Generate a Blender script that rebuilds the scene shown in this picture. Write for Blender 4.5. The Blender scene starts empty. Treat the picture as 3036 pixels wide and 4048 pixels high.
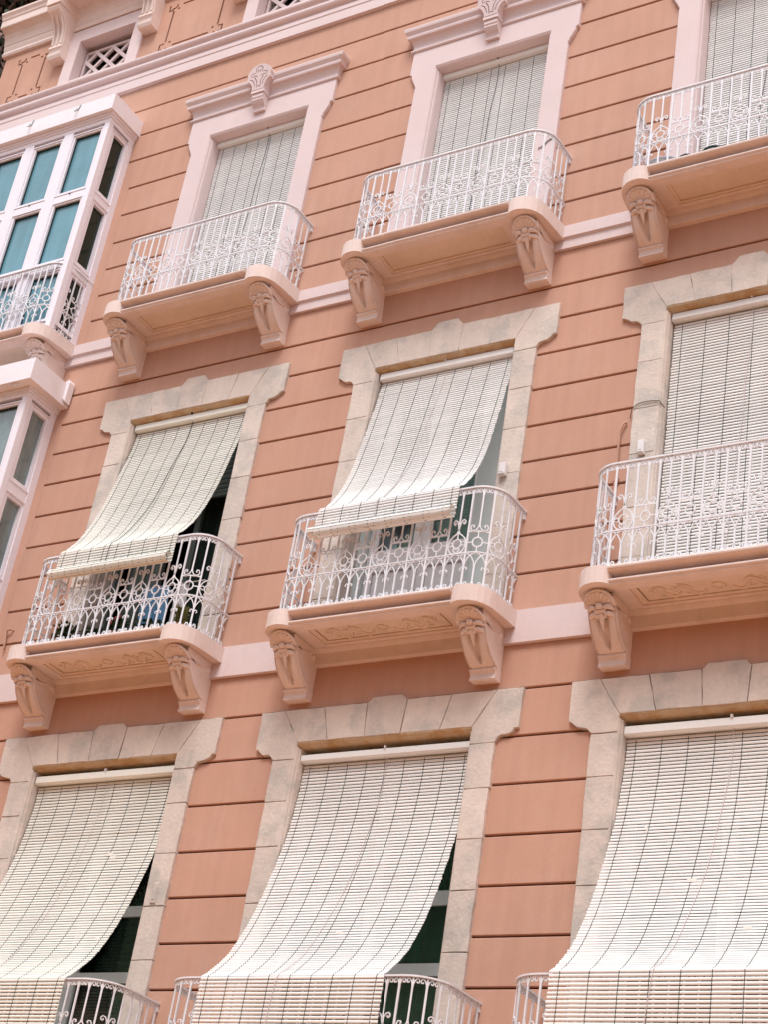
import bpy, bmesh, math, random
from mathutils import Vector, Matrix
from mathutils.geometry import tessellate_polygon
random.seed(7)
PI = math.pi
scn = bpy.context.scene
COL = scn.collection
# ------------------------------------------------------------------ camera
# world frame: x along the facade, y into the wall (wall face y = 0), z up, eye height z = 0, street z = -1.6
cam_d = bpy.data.cameras.new('camera')
cam = bpy.data.objects.new('camera', cam_d)
COL.objects.link(cam)
cam_d.sensor_fit = 'HORIZONTAL'
cam_d.sensor_width = 36.0
cam_d.lens = 36.0 * 7031.87 / 3036.0
cam_d.clip_start = 0.1
cam_d.clip_end = 800
r_ = Vector((0.85284101, 0.50052868, 0.14877246))
u_ = Vector((0.13968144, -0.49320954, 0.85862299))
f_ = Vector((-0.50314143, 0.71148815, 0.49054389))
cam.matrix_world = Matrix(((r_.x, u_.x, -f_.x, 0), (r_.y, u_.y, -f_.y, -11.0), (r_.z, u_.z, -f_.z, 0), (0, 0, 0, 1)))
scn.camera = cam
# ------------------------------------------------------------------ sky, sun, exposure
SUN_EL, SUN_AZ = math.radians(59), math.radians(15)      # azimuth measured from -y (street side) towards +x
world = bpy.data.worlds.new('World')
scn.world = world
world.use_nodes = True
wn = world.node_tree
bg = wn.nodes['Background']
sky = wn.nodes.new('ShaderNodeTexSky')
sky.sky_type = 'NISHITA'
sky.sun_disc = False
sky.sun_elevation = SUN_EL
sky.sun_rotation = PI - SUN_AZ
sky.air_density = 1.0
sky.dust_density = 3.0
hsv = wn.nodes.new('ShaderNodeHueSaturation')            # thin bright overcast: the blue of the clear sky is mostly veiled
hsv.inputs['Saturation'].default_value = 0.35
hsv.inputs['Value'].default_value = 1.0
mixw = wn.nodes.new('ShaderNodeMix')
mixw.data_type = 'RGBA'
mixw.inputs[0].default_value = 0.55
mixw.inputs[7].default_value = (8.2, 8.25, 8.95, 1)
wn.links.new(sky.outputs[0], hsv.inputs['Color'])
wn.links.new(hsv.outputs[0], mixw.inputs[6])
wn.links.new(mixw.outputs[2], bg.inputs['Color'])
bg.inputs['Strength'].default_value = 0.085
sun_d = bpy.data.lights.new('sun', 'SUN')
sun_d.energy = 1.5
sun_d.angle = math.radians(24)
sun_d.color = (1.0, 0.965, 0.945)
sun = bpy.data.objects.new('sun', sun_d)
COL.objects.link(sun)
sd = Vector((math.sin(SUN_AZ) * math.cos(SUN_EL), -math.cos(SUN_AZ) * math.cos(SUN_EL), math.sin(SUN_EL)))
sun.rotation_euler = sd.to_track_quat('Z', 'Y').to_euler()
sun.location = (0, -20, 30)
vs = scn.view_settings
vs.view_transform = 'Standard'
vs.look = 'None'
vs.exposure = 0.95
vs.gamma = 1.0
vs.use_curve_mapping = False

# ------------------------------------------------------------------ materials
def lin(h):
    v = [int(h[i:i + 2], 16) / 255 for i in (0, 2, 4)]
    return tuple(c / 12.92 if c <= .04045 else ((c + .055) / 1.055) ** 2.4 for c in v) + (1,)

def mat(name, col, rough=.8, spec=.3, var=.06, vscale=1.3, bump=0, bscale=60, streak=0, stain=None, stain_amt=.5, stain_scale=2.5,
        stain_lo=.48, stain_hi=.7, metal=0, fine=.04, ovar=None):
    m = bpy.data.materials.new(name)
    m.use_nodes = True
    nt = m.node_tree
    N = nt.nodes
    L = nt.links
    b = N['Principled BSDF']
    b.inputs['Roughness'].default_value = rough
    b.inputs['Metallic'].default_value = metal
    b.inputs['Specular IOR Level'].default_value = spec
    geo = N.new('ShaderNodeNewGeometry')
    oi = N.new('ShaderNodeObjectInfo')
    n1 = N.new('ShaderNodeTexNoise')
    n1.inputs['Scale'].default_value = vscale
    n1.inputs['Detail'].default_value = 6
    n1.inputs['Roughness'].default_value = .62
    L.new(geo.outputs['Position'], n1.inputs['Vector'])
    n2 = N.new('ShaderNodeTexNoise')
    n2.inputs['Scale'].default_value = 45
    n2.inputs['Detail'].default_value = 4
    L.new(geo.outputs['Position'], n2.inputs['Vector'])
    def math_(op, a, b_):
        n = N.new('ShaderNodeMath')
        n.operation = op
        for i, v in enumerate((a, b_)):
            if isinstance(v, (int, float)):
                n.inputs[i].default_value = v
            else:
                L.new(v, n.inputs[i])
        return n.outputs[0]
    # brightness factor = 1 + var*(n1-.5)*2 + fine*(n2-.5)*2 + small per-object shift
    f = math_('MULTIPLY', math_('SUBTRACT', n1.outputs[0], .5), var * 3)
    f2 = math_('MULTIPLY', math_('SUBTRACT', n2.outputs[0], .5), fine * 3)
    f3 = math_('MULTIPLY', math_('SUBTRACT', oi.outputs['Random'], .5), var * .5 if ovar is None else ovar)
    f = math_('ADD', math_('ADD', f, f2), math_('ADD', f3, 1.0))
    if streak:
        mp = N.new('ShaderNodeVectorMath')
        mp.operation = 'MULTIPLY'
        mp.inputs[1].default_value = (7, 7, .45)
        L.new(geo.outputs['Position'], mp.inputs[0])
        n3 = N.new('ShaderNodeTexNoise')
        n3.inputs['Scale'].default_value = 1.6
        n3.inputs['Detail'].default_value = 5
        L.new(mp.outputs[0], n3.inputs['Vector'])
        f = math_('ADD', f, math_('MULTIPLY', math_('SUBTRACT', n3.outputs[0], .5), streak * 2))
    cur = None
    base = N.new('ShaderNodeRGB')
    base.outputs[0].default_value = col
    cur = base.outputs[0]
    if stain:
        n4 = N.new('ShaderNodeTexNoise')
        n4.inputs['Scale'].default_value = stain_scale
        n4.inputs['Detail'].default_value = 7
        n4.inputs['Roughness'].default_value = .65
        off = N.new('ShaderNodeVectorMath')
        off.operation = 'ADD'
        off.inputs[1].default_value = (13.7, 5.1, 2.2)
        L.new(geo.outputs['Position'], off.inputs[0])
        L.new(off.outputs[0], n4.inputs['Vector'])
        mr = N.new('ShaderNodeMapRange')
        mr.inputs[1].default_value = stain_lo
        mr.inputs[2].default_value = stain_hi
        mr.inputs[3].default_value = 0
        mr.inputs[4].default_value = stain_amt
        L.new(n4.outputs[0], mr.inputs[0])
        mx = N.new('ShaderNodeMix')
        mx.data_type = 'RGBA'
        L.new(mr.outputs[0], mx.inputs[0])
        L.new(cur, mx.inputs[6])
        mx.inputs[7].default_value = stain
        cur = mx.outputs[2]
    vm = N.new('ShaderNodeVectorMath')
    vm.operation = 'SCALE'
    L.new(cur, vm.inputs[0])
    L.new(f, vm.inputs['Scale'])
    L.new(vm.outputs[0], b.inputs['Base Color'])
    if bump:
        nb = N.new('ShaderNodeTexNoise')
        nb.inputs['Scale'].default_value = bscale
        nb.inputs['Detail'].default_value = 5
        L.new(geo.outputs['Position'], nb.inputs['Vector'])
        bp = N.new('ShaderNodeBump')
        bp.inputs['Strength'].default_value = bump
        bp.inputs['Distance'].default_value = .01
        L.new(nb.outputs[0], bp.inputs['Height'])
        L.new(bp.outputs[0], b.inputs['Normal'])
    return m

M_WALL = mat('salmon_stucco', (.53, .308, .227, 1), .92, .15, .08, 1.3, .12, 70, .10, (.56, .355, .275, 1), .5, 1.9)
M_GROOVE = mat('shaded_groove_stucco', (.22, .058, .022, 1), .95, .1, .05, 1.5)  # groove shade put into the colour, far darker than the wall stucco
M_TRIM = mat('pale_pink_trim', (.68, .56, .555, 1), .85, .2, .04, 2.0, .12, 80, .03, (.64, .52, .47, 1), .35, 3.0)
M_SOFF = mat('balcony_stucco', (.745, .62, .575, 1), .9, .15, .05, 2.0, .15, 70, .05, (.62, .49, .42, 1), .55, 3.5)
M_PANEL = mat('tan_soffit_panel', (.72, .585, .49, 1), .9, .15, .08, 2.5, .15, 70, 0, (.62, .48, .38, 1), .5, 4.0)
M_STONE = mat('limestone', (.63, .545, .485, 1), .9, .2,   .14, 3.0, .45, 34, .08, (.42, .40, .37, 1), .6, 3.6, .49, .63, fine=.05, ovar=.13)
M_OCHRE = mat('stained_limestone', (.50, .38, .25, 1), .9, .2, .14, 6.0, .5, 40, 0, (.42, .24, .10, 1), .75, 7.0, .45, .6, fine=.08)
M_IRON = mat('white_painted_iron', (.74, .75, .79, 1), .55, .4, .05, 6.0, .1, 120, 0, (.42, .30, .22, 1), .5, 16.0, .58, .74)
M_PVC = mat('white_window_frame', (.80, .765, .82, 1), .45, .4, .03, 1.5, 0, 60, .03)
M_CAP = mat('white_cap_metal', (.82, .77, .80, 1), .5, .4, .03, 1.5, 0, 60, .04, (.6, .52, .45, 1), .2, 4)
M_SLATW = mat('white_blind_slat', (.79, .785, .765, 1), .55, .35, .07, 2.0, ovar=.10)
M_SLATC = mat('cream_blind_slat', (.77, .765, .70, 1), .6, .3, .08, 2.0, ovar=.10)
M_BREAKLIGHT = mat('painted_break_light', (.86, .83, .78, 1), .5, .3)  # pale tone painted for light at broken slats
M_CORD = mat('dark_cord', (.03, .05, .05, 1), .9, .1)
M_CORDL = mat('pale_cord', (.62, .56, .56, 1), .9, .1)
M_GREY = mat('grey_painted_wood', (.56, .63, .63, 1), .6, .35, .05, 3.0, .1, 60)
M_LGREY = mat('pale_grey_door', (.72, .72, .74, 1), .6, .35, .04, 3.0, .1, 60)
M_SHUT = mat('green_grey_shutter', (.10, .13, .12, 1), .6, .3, .1, 4.0)
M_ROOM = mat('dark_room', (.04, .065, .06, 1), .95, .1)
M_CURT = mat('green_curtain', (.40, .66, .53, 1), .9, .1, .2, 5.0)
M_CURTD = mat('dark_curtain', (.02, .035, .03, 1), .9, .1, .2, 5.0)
M_BLUE = mat('blue_cloth', (.16, .36, .60, 1), .9, .1, .15, 5.0)
M_LEAF = mat('plant_leaf', (.05, .09, .035, 1), .6, .3, .35, 9.0)
M_LEAFY = mat('plant_leaf_yellow', (.16, .17, .05, 1), .6, .3, .35, 9.0)
M_FLOW = mat('pink_flower', (.55, .12, .13, 1), .7, .2, .2, 9)
M_POT = mat('terracotta_pot', (.38, .17, .10, 1), .85, .2, .1, 5)
M_PLAST = mat('white_plastic', (.74, .72, .72, 1), .5, .4)
M_BASIN = mat('pale_blue_plastic', (.62, .66, .72, 1), .45, .4)
M_GASK = mat('dark_gasket', (.02, .035, .04, 1), .7, .3)
M_DARKM = mat('dark_metal', (.10, .09, .085, 1), .6, .4)
M_PIPE = mat('terracotta_pipe', (.50, .29, .21, 1), .85, .15)
M_STREET = mat('street_paving', (.66, .31, .13, 1), .9, .2, .1, .7)
M_OPP = mat('dark_brown_stucco', (.27, .20, .15, 1), .92, .15, .06, 1.0)  # kept dark so the added house returns little light
M_BARK = mat('bark', (.16, .12, .09, 1), .95, .1, .2, 4, .6, 20)
M_TLEAF = mat('tree_leaf_green', (.045, .06, .035, 1), .7, .2, .5, 3.0)
M_TLEAFP = mat('tree_leaf_dusty', (.26, .18, .15, 1), .8, .2, .4, 3.0)

def glass_mat(name, col, rough, refl, tint=None):
    m = bpy.data.materials.new(name)
    m.use_nodes = True
    b = m.node_tree.nodes['Principled BSDF']
    b.inputs['Base Color'].default_value = col
    b.inputs['Roughness'].default_value = rough
    b.inputs['Specular IOR Level'].default_value = refl
    return m

M_PANED = glass_mat('dark_window_glass', (.010, .024, .018, 1), .06, .3)
M_PANEG = bpy.data.materials.new('clear_window_glass')
M_PANEG.use_nodes = True
_n = M_PANEG.node_tree
_b = _n.nodes['Principled BSDF']
_out = _n.nodes['Material Output']
_t = _n.nodes.new('ShaderNodeBsdfTransparent')
_t.inputs[0].default_value = (.75, .85, .82, 1)
_g = _n.nodes.new('ShaderNodeBsdfGlossy')
_g.inputs['Roughness'].default_value = .03
_fr = _n.nodes.new('ShaderNodeFresnel')
_fr.inputs[0].default_value = 1.45
_mx = _n.nodes.new('ShaderNodeMixShader')
_n.links.new(_fr.outputs[0], _mx.inputs[0])
_n.links.new(_t.outputs[0], _mx.inputs[1])
_n.links.new(_g.outputs[0], _mx.inputs[2])
_n.links.new(_mx.outputs[0], _out.inputs[0])
M_PANET = mat('teal_window_glass', (.11, .27, .33, 1), .08, .8, .30, 1.4, .04, 6, .25)
M_PANEB = mat('pale_curtained_glass', (.17, .23, .235, 1), .08, .8, .35, 2.5, .04, 6, .5)

# ------------------------------------------------------------------ mesh builder
class MB:
    def __init__(s):
        s.v = []; s.f = []; s.sm = []; s.mi = []
    def add(s, vs, fs, smooth=False, mi=0):
        o = len(s.v)
        s.v += [tuple(p) for p in vs]
        for f in fs:
            s.f.append(tuple(i + o for i in f)); s.sm.append(smooth); s.mi.append(mi)
    def box(s, x0, x1, y0, y1, z0, z1, mi=0):
        v = [(x, y, z) for z in (z0, z1) for y in (y0, y1) for x in (x0, x1)]
        s.add(v, [(0, 2, 3, 1), (4, 5, 7, 6), (0, 1, 5, 4), (2, 6, 7, 3), (0, 4, 6, 2), (1, 3, 7, 5)], mi=mi)
    def cbox(s, x0, x1, y0, y1, z0, z1, c=.004):
        """box whose front (-y) edges are chamfered"""
        v = [(x0 + c, y0, z0 + c), (x1 - c, y0, z0 + c), (x1 - c, y0, z1 - c), (x0 + c, y0, z1 - c),
             (x0, y0 + c, z0), (x1, y0 + c, z0), (x1, y0 + c, z1), (x0, y0 + c, z1),
             (x0, y1, z0), (x1, y1, z0), (x1, y1, z1), (x0, y1, z1)]
        f = [(0, 1, 2, 3)]
        for i in range(4):
            j = (i + 1) % 4
            f += [(i, i + 4, j + 4, j), (i + 4, i + 8, j + 8, j + 4)]
        f.append((11, 10, 9, 8))
        s.add(v, f)
    def plate(s, outline, y0, y1, holes=(), c=0.0, axis='y', back=True):
        """polygon (x,z) extruded y0 (front) .. y1 (back); optional chamfer on the outline; holes are polygons"""
        def mk(p, d):
            return (p[0], d, p[1]) if axis == 'y' else (p[0], p[1], d)
        def ccw(p):
            a = sum(p[i][0] * p[(i + 1) % len(p)][1] - p[(i + 1) % len(p)][0] * p[i][1] for i in range(len(p)))
            return list(p) if a > 0 else list(p)[::-1]
        out = ccw(outline)
        hs = [ccw(h)[::-1] for h in holes]
        def inset(p, d):
            n = len(p); r = []
            for i in range(n):
                a = Vector(p[i - 1]); b = Vector(p[i]); q = Vector(p[(i + 1) % n])
                e1 = (b - a); e2 = (q - b)
                if e1.length < 1e-9 or e2.length < 1e-9:
                    r.append(tuple(b)); continue
                e1.normalize(); e2.normalize()
                n1 = Vector((-e1.y, e1.x)); n2 = Vector((-e2.y, e2.x))
                m = n1 + n2
                if m.length < 1e-6:
                    r.append(tuple(b + n1 * d)); continue
                m.normalize()
                r.append(tuple(b + m * (d / max(.45, m.dot(n1)))))
            return r
        sg = 1 if y1 > y0 else -1
        fr = inset(out, c) if c else out
        loops = [fr] + hs
        flat = [p for l in loops for p in l]
        tri = tessellate_polygon([[Vector((p[0], p[1], 0)) for p in l] for l in loops])
        base = [mk(p, y0) for p in flat]
        fs = []
        for t in tri:
            a, b_, c_ = (flat[i] for i in t)
            ar = (b_[0] - a[0]) * (c_[1] - a[1]) - (c_[0] - a[0]) * (b_[1] - a[1])
            if abs(ar) < 1e-12: continue
            fs.append(tuple(t) if ar > 0 else tuple(t)[::-1])
        s.add(base, fs)
        def side(l, d0, l2, d1):
            n = len(l)
            v = [mk(p, d0) for p in l] + [mk(p, d1) for p in l2]
            s.add(v, [(i, i + n, (i + 1) % n + n, (i + 1) % n) for i in range(n)])
        if c:
            side(fr, y0, out, y0 + sg * c)
            side(out, y0 + sg * c, out, y1)
        else:
            side(out, y0, out, y1)
        for h in hs:
            side(h, y0, h, y1)
        if back:
            t2 = tessellate_polygon([[Vector((p[0], p[1], 0)) for p in l] for l in [out] + hs])
            s.add([mk(p, y1) for l in [out] + hs for p in l], [tuple(t)[::-1] for t in t2])
    def sweepx(s, prof, x0, x1, smooth=False, caps=True):
        """profile [(y,z)...] swept along x (open profile, closed by caps)"""
        n = len(prof)
        s.add([(x0, y, z) for y, z in prof] + [(x1, y, z) for y, z in prof], [(i, i + n, i + 1 + n, i + 1) for i in range(n - 1)], smooth)
        if caps:
            t = tessellate_polygon([[Vector((y, z, 0)) for y, z in prof]])
            s.add([(x0, y, z) for y, z in prof], [tuple(q) for q in t])
            s.add([(x1, y, z) for y, z in prof], [tuple(q)[::-1] for q in t])
    def sweepz(s, prof, z0, z1, smooth=False, caps=True):
        n = len(prof)
        s.add([(x, y, z0) for x, y in prof] + [(x, y, z1) for x, y in prof], [(i, i + n, i + 1 + n, i + 1) for i in range(n - 1)], smooth)
        if caps:
            t = tessellate_polygon([[Vector((x, y, 0)) for x, y in prof]])
            s.add([(x, y, z0) for x, y in prof], [tuple(q) for q in t])
            s.add([(x, y, z1) for x, y in prof], [tuple(q)[::-1] for q in t])
    def tube(s, pts, r, n=5, nrm=None, r2=None, smooth=True, caps=True):
        """tube through pts; nrm: surface normal(s) fixing the frame; r2: radius along the normal"""
        pts = [Vector(p) for p in pts]
        r2 = r if r2 is None else r2
        m = len(pts); vs = []
        up = Vector((0, -1, 0))
        for i, p in enumerate(pts):
            t = (pts[min(i + 1, m - 1)] - pts[max(i - 1, 0)])
            if t.length < 1e-9: t = Vector((0, 0, 1))
            t.normalize()
            nn = Vector(nrm[i] if isinstance(nrm, list) else nrm) if nrm is not None else up
            b = t.cross(nn)
            if b.length < .05:
                b = t.cross(Vector((1, 0, 0)))
                if b.length < .05: b = t.cross(Vector((0, 0, 1)))
            b.normalize()
            q = b.cross(t)
            rr = r[i] if isinstance(r, (list, tuple)) else r
            rr2 = r2[i] if isinstance(r2, (list, tuple)) else r2
            for k in range(n):
                a = 2 * PI * k / n + (PI / 4 if n == 4 else 0)
                vs.append(p + b * (rr * math.cos(a)) + q * (rr2 * math.sin(a)))
        fs = [(i * n + k, i * n + (k + 1) % n, (i + 1) * n + (k + 1) % n, (i + 1) * n + k) for i in range(m - 1) for k in range(n)]
        s.add(vs, fs, smooth and n > 4)
        if caps:
            s.add(vs[:n], [tuple(range(n))[::-1]])
            s.add(vs[-n:], [tuple(range(n))])
    def ball(s, c, rx, ry=None, rz=None, nu=8, nv=5):
        ry = rx if ry is None else ry; rz = rx if rz is None else rz
        v = [(c[0], c[1], c[2] - rz)]
        for j in range(1, nv):
            a = -PI / 2 + PI * j / nv
            for i in range(nu):
                b = 2 * PI * i / nu
                v.append((c[0] + rx * math.cos(a) * math.cos(b), c[1] + ry * math.cos(a) * math.sin(b), c[2] + rz * math.sin(a)))
        v.append((c[0], c[1], c[2] + rz))
        f = [(0, 1 + (i + 1) % nu, 1 + i) for i in range(nu)]
        for j in range(nv - 2):
            o = 1 + j * nu
            f += [(o + i, o + (i + 1) % nu, o + nu + (i + 1) % nu, o + nu + i) for i in range(nu)]
        o = 1 + (nv - 2) * nu
        f += [(o + i, o + (i + 1) % nu, len(v) - 1) for i in range(nu)]
        s.add(v, f, True)
    def grid(s, fn, nu, nv, smooth=True):
        v = [fn(i / nu, j / nv) for j in range(nv + 1) for i in range(nu + 1)]
        s.add(v, [(j * (nu + 1) + i, j * (nu + 1) + i + 1, (j + 1) * (nu + 1) + i + 1, (j + 1) * (nu + 1) + i) for j in range(nv) for i in range(nu)], smooth)

def mesh(name, mb, ms):
    me = bpy.data.meshes.new(name)
    me.from_pydata(mb.v, [], mb.f)
    for m in (ms if isinstance(ms, (list, tuple)) else [ms]):
        me.materials.append(m)
    me.polygons.foreach_set('use_smooth', mb.sm)
    me.polygons.foreach_set('material_index', mb.mi)
    me.update()
    return me

def wloc(o):
    v = Vector((0, 0, 0))
    while o is not None:
        v += o.location; o = o.parent
    return v

def obj(name, mb, ms, parent=None, local=False, loc=None):
    """one mesh object; mb in world coordinates unless local"""
    me = mb if isinstance(mb, bpy.types.Mesh) else mesh(name, mb, ms)
    o = bpy.data.objects.new(name, me)
    COL.objects.link(o)
    if parent is not None:
        o.parent = parent
        if not local: o.location = -wloc(parent)
    if loc is not None: o.location = loc
    return o

def empty(name, loc, parent=None):
    o = bpy.data.objects.new(name, None)
    o.empty_display_size = .2
    COL.objects.link(o)
    o.location = Vector(loc)
    if parent is not None:
        o.location = Vector(loc) - wloc(parent)
        o.parent = parent
    return o

def tag(o, label=None, cat=None, group=None, kind=None):
    for k, v in (('label', label), ('category', cat), ('group', group), ('kind', kind)):
        if v: o[k] = v
    return o

def dup(o, parent=None, loc=None, name=None):
    c = o.copy()
    COL.objects.link(c)
    c.parent = parent
    if loc is not None: c.location = loc
    for ch in o.children:
        dup(ch, c)
    return c

# ------------------------------------------------------------------ measured layout
C = [-10.2875, -7.4057, -4.5238]          # window axes
XL, XR = -14.86, -2.2                     # facade ends
ROW = {                                    # half opening, half jamb, half ear, opening top, ear foot, lintel top, slab top
    'u': dict(ho=.6526, hj=.867, hc=.96, zo=12.91, ze=12.70, zt=13.19, zs=10.31),
    'm': dict(ho=.7303, hj=.946, hc=1.133, zo=9.165, ze=9.028, zt=9.46, zs=6.41),
    'b': dict(ho=.8209, hj=1.037, hc=1.2356, zo=5.437, ze=5.298, zt=5.735, zs=2.31),
}
GROOVES = [(2.2, 6.13, [2.64, 3.02, 3.40, 3.775, 4.155, 4.545, 4.95, 5.34, 5.74]),
           (6.41, 10.06, [6.77, 7.13, 7.49, 7.85, 8.21, 8.585, 8.955, 9.315, 9.675]),
           (10.31, 14.10, [10.65, 10.99, 11.35, 11.715, 12.11, 12.50, 12.92, 13.31, 13.72])]
FW = [-13.09, -10.29, -7.41, -4.53]        # frieze window axes

street = MB(); street.add([(-150, -150, -1.6), (150, -150, -1.6), (150, 150, -1.6), (-150, 150, -1.6)], [(0, 1, 2, 3)])
tag(obj('street', street, M_STREET), kind='structure')

bld = empty('apartment_building', (-8.5, 0, -1.6))
tag(bld, 'salmon pink apartment building facade with pale balconies and stone window surrounds', 'building')

# ------------------------------------------------------------------ wall shell (groove bottoms) with openings, floors, side and back
YB = .045
xs = [XL]; zs = [-1.6, 16.1]
ops = []
for c in C:
    for k, r in ROW.items():
        ops.append((c - r['ho'] - .0, c + r['ho'] + .0, r['zs'] - .02, r['zo']))
for c in FW:
    ops.append((c - .45, c + .45, 14.60, 15.33))
xs = sorted({XL, XR} | {o[0] for o in ops} | {o[1] for o in ops})
zs = sorted({-1.6, 16.1} | {o[2] for o in ops} | {o[3] for o in ops})
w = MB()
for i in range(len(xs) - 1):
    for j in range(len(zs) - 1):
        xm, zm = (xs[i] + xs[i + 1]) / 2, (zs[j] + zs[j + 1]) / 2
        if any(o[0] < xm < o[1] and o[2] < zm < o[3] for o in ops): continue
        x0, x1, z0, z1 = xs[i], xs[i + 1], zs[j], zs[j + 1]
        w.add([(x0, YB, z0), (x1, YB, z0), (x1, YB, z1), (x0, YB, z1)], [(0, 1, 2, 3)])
for o in ops:                               # reveals through the wall thickness
    x0, x1, z0, z1 = o
    w.add([(x0, YB, z0), (x1, YB, z0), (x1, YB, z1), (x0, YB, z1), (x0, .34, z0), (x1, .34, z0), (x1, .34, z1), (x0, .34, z1)],
          [(0, 1, 5, 4), (1, 2, 6, 5), (2, 3, 7, 6), (3, 0, 4, 7)], mi=1)
D = 9.0
w.add([(XL, YB, -1.6), (XL, D, -1.6), (XL, D, 16.1), (XL, YB, 16.1)], [(0, 1, 2, 3)][::-1])
w.add([(XR, YB, -1.6), (XR, D, -1.6), (XR, D, 16.1), (XR, YB, 16.1)], [(0, 1, 2, 3)])
w.add([(XL, D, -1.6), (XR, D, -1.6), (XR, D, 16.1), (XL, D, 16.1)], [(0, 1, 2, 3)])
w.add([(XL, YB, 16.1), (XR, YB, 16.1), (XR, D, 16.1), (XL, D, 16.1)], [(0, 1, 2, 3)])
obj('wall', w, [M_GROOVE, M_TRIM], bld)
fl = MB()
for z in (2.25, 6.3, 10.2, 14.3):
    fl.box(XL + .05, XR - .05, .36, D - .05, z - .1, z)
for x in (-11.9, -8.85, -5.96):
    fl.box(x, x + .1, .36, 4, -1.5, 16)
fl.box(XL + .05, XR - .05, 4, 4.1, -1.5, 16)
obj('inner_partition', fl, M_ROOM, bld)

# ------------------------------------------------------------------ rusticated courses: every panel between two grooves is its own part
G = .0195
for z0, z1, gs in GROOVES:
    edges = [z0] + gs + [z1]
    for j in range(len(edges) - 1):
        a = edges[j] + (G / 2 if j else 0)
        b = edges[j + 1] - (G / 2 if j < len(edges) - 2 else 0)
        cuts = []
        for c in C:
            for k, r in ROW.items():
                if b > r['zs'] and a < r['zo']:
                    cuts.append((c - r['hj'] + .02, c + r['hj'] - .02))
        cuts.sort()
        segs = []; x = XL + .004
        for p, q in cuts:
            segs.append((x, p)); x = q
        segs.append((x, XR - .004))
        for p, q in segs:
            if q - p < .05: continue
            m = MB()
            dy = random.uniform(-.0012, .0012)
            m.cbox(p, q, 0 + dy, YB + .001, a, b, .005)
            obj('wall_panel', m, M_WALL, bld)
# smooth strip beside the two bay windows (the grooves stop short of the frames)
for x0, x1, z0, z1 in ((-12.13, -12.005, 6.42, 9.40), (-12.13, -12.005, 10.33, 12.75)):
    m = MB(); m.box(x0, x1, -.0022, YB - .002, z0, z1); obj('wall_strip', m, M_WALL, bld)

# ------------------------------------------------------------------ string courses
def band(name, prof, m, x0=XL - .02, x1=XR):
    b = MB(); b.sweepx(prof, x0, x1); return obj(name, b, m, bld)
band('string_course', [(.02, 6.43), (-.035, 6.42), (-.035, 6.13), (.02, 6.125)], M_TRIM)
band('string_course', [(.02, 10.325), (-.055, 10.31), (-.055, 10.18), (-.032, 10.165), (-.032, 10.065), (.02, 10.06)], M_TRIM)
def roll(y0, z0, r, n=7, a0=-90, a1=90):
    return [(y0 - r * math.cos(math.radians(a0 + (a1 - a0) * i / n)), z0 + r * math.sin(math.radians(a0 + (a1 - a0) * i / n))) for i in range(n + 1)]
prof = [(.02, 14.575), (-.03, 14.57)] + roll(-.06, 14.53, .035, 6)[::-1] + [(-.05, 14.485)] + [(-.035, 14.47)] + \
       roll(-.035, 14.405, .05, 7)[::-1] + [(-.028, 14.345), (-.03, 14.325), (-.048, 14.31), (-.048, 14.255), (-.04, 14.248), (-.04, 14.11), (-.012, 14.10), (.02, 14.10)]
band('frieze_band', prof, M_TRIM)

# ------------------------------------------------------------------ frieze with dark grooves standing in for shadow lines of raised panel fillets
def line_poly(pts, w_):
    """thick polyline -> polygon"""
    L_, R_ = [], []
    n = len(pts)
    for i in range(n):
        a = Vector(pts[max(i - 1, 0)]); b = Vector(pts[min(i + 1, n - 1)])
        t = (b - a).normalized(); nn = Vector((-t.y, t.x)) * w_ / 2
        p = Vector(pts[i])
        L_.append(tuple(p + nn)); R_.append(tuple(p - nn))
    return L_ + R_[::-1]
def arc(cx, cz, r, a0, a1, n=8):
    return [(cx + r * math.cos(math.radians(a0 + (a1 - a0) * i / n)), cz + r * math.sin(math.radians(a0 + (a1 - a0) * i / n))) for i in range(n + 1)]
def motif(cx, hw, zb=14.70, zt=15.38):
    H = []
    g = .027
    for s in (-1, 1):
        H.append(line_poly([(cx + s * hw, zb + .085), (cx + s * hw, zt - .085)], g))
        for sz, z in ((1, zb), (-1, zt)):
            zz = z + sz * .062
            H.append(line_poly([(cx + s * (hw + .012), zz), (cx + s * (hw + .075), zz), (cx + s * (hw + .0751), zz - sz * .09)], g))
            H.append(line_poly(arc(cx + s * (hw + .005), z - sz * .005, .043, 195 if sz > 0 else 20, 340 if sz > 0 else -125), g))
            H.append(line_poly([(cx + s * (hw - .085), zz + .005), (cx + s * (hw - .05), zz + .005)], g))
    for z in (zb, zt):
        H.append(line_poly([(cx - hw + .12, z), (cx + hw - .12, z)], g))
    return H
fz = MB()
holes = [[(c - .47, 14.60), (c + .47, 14.60), (c + .47, 15.34), (c - .47, 15.34)] for c in FW]
holes += motif(-14.325, .195) + motif(-11.705, .385) + motif(-8.85, .385) + motif(-5.97, .385)
fz.plate([(XL, 14.56), (XR, 14.56), (XR, 15.62), (XL, 15.62)], 0.0, YB - .001, holes, back=False)
obj('frieze', fz, M_WALL, bld)

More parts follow.
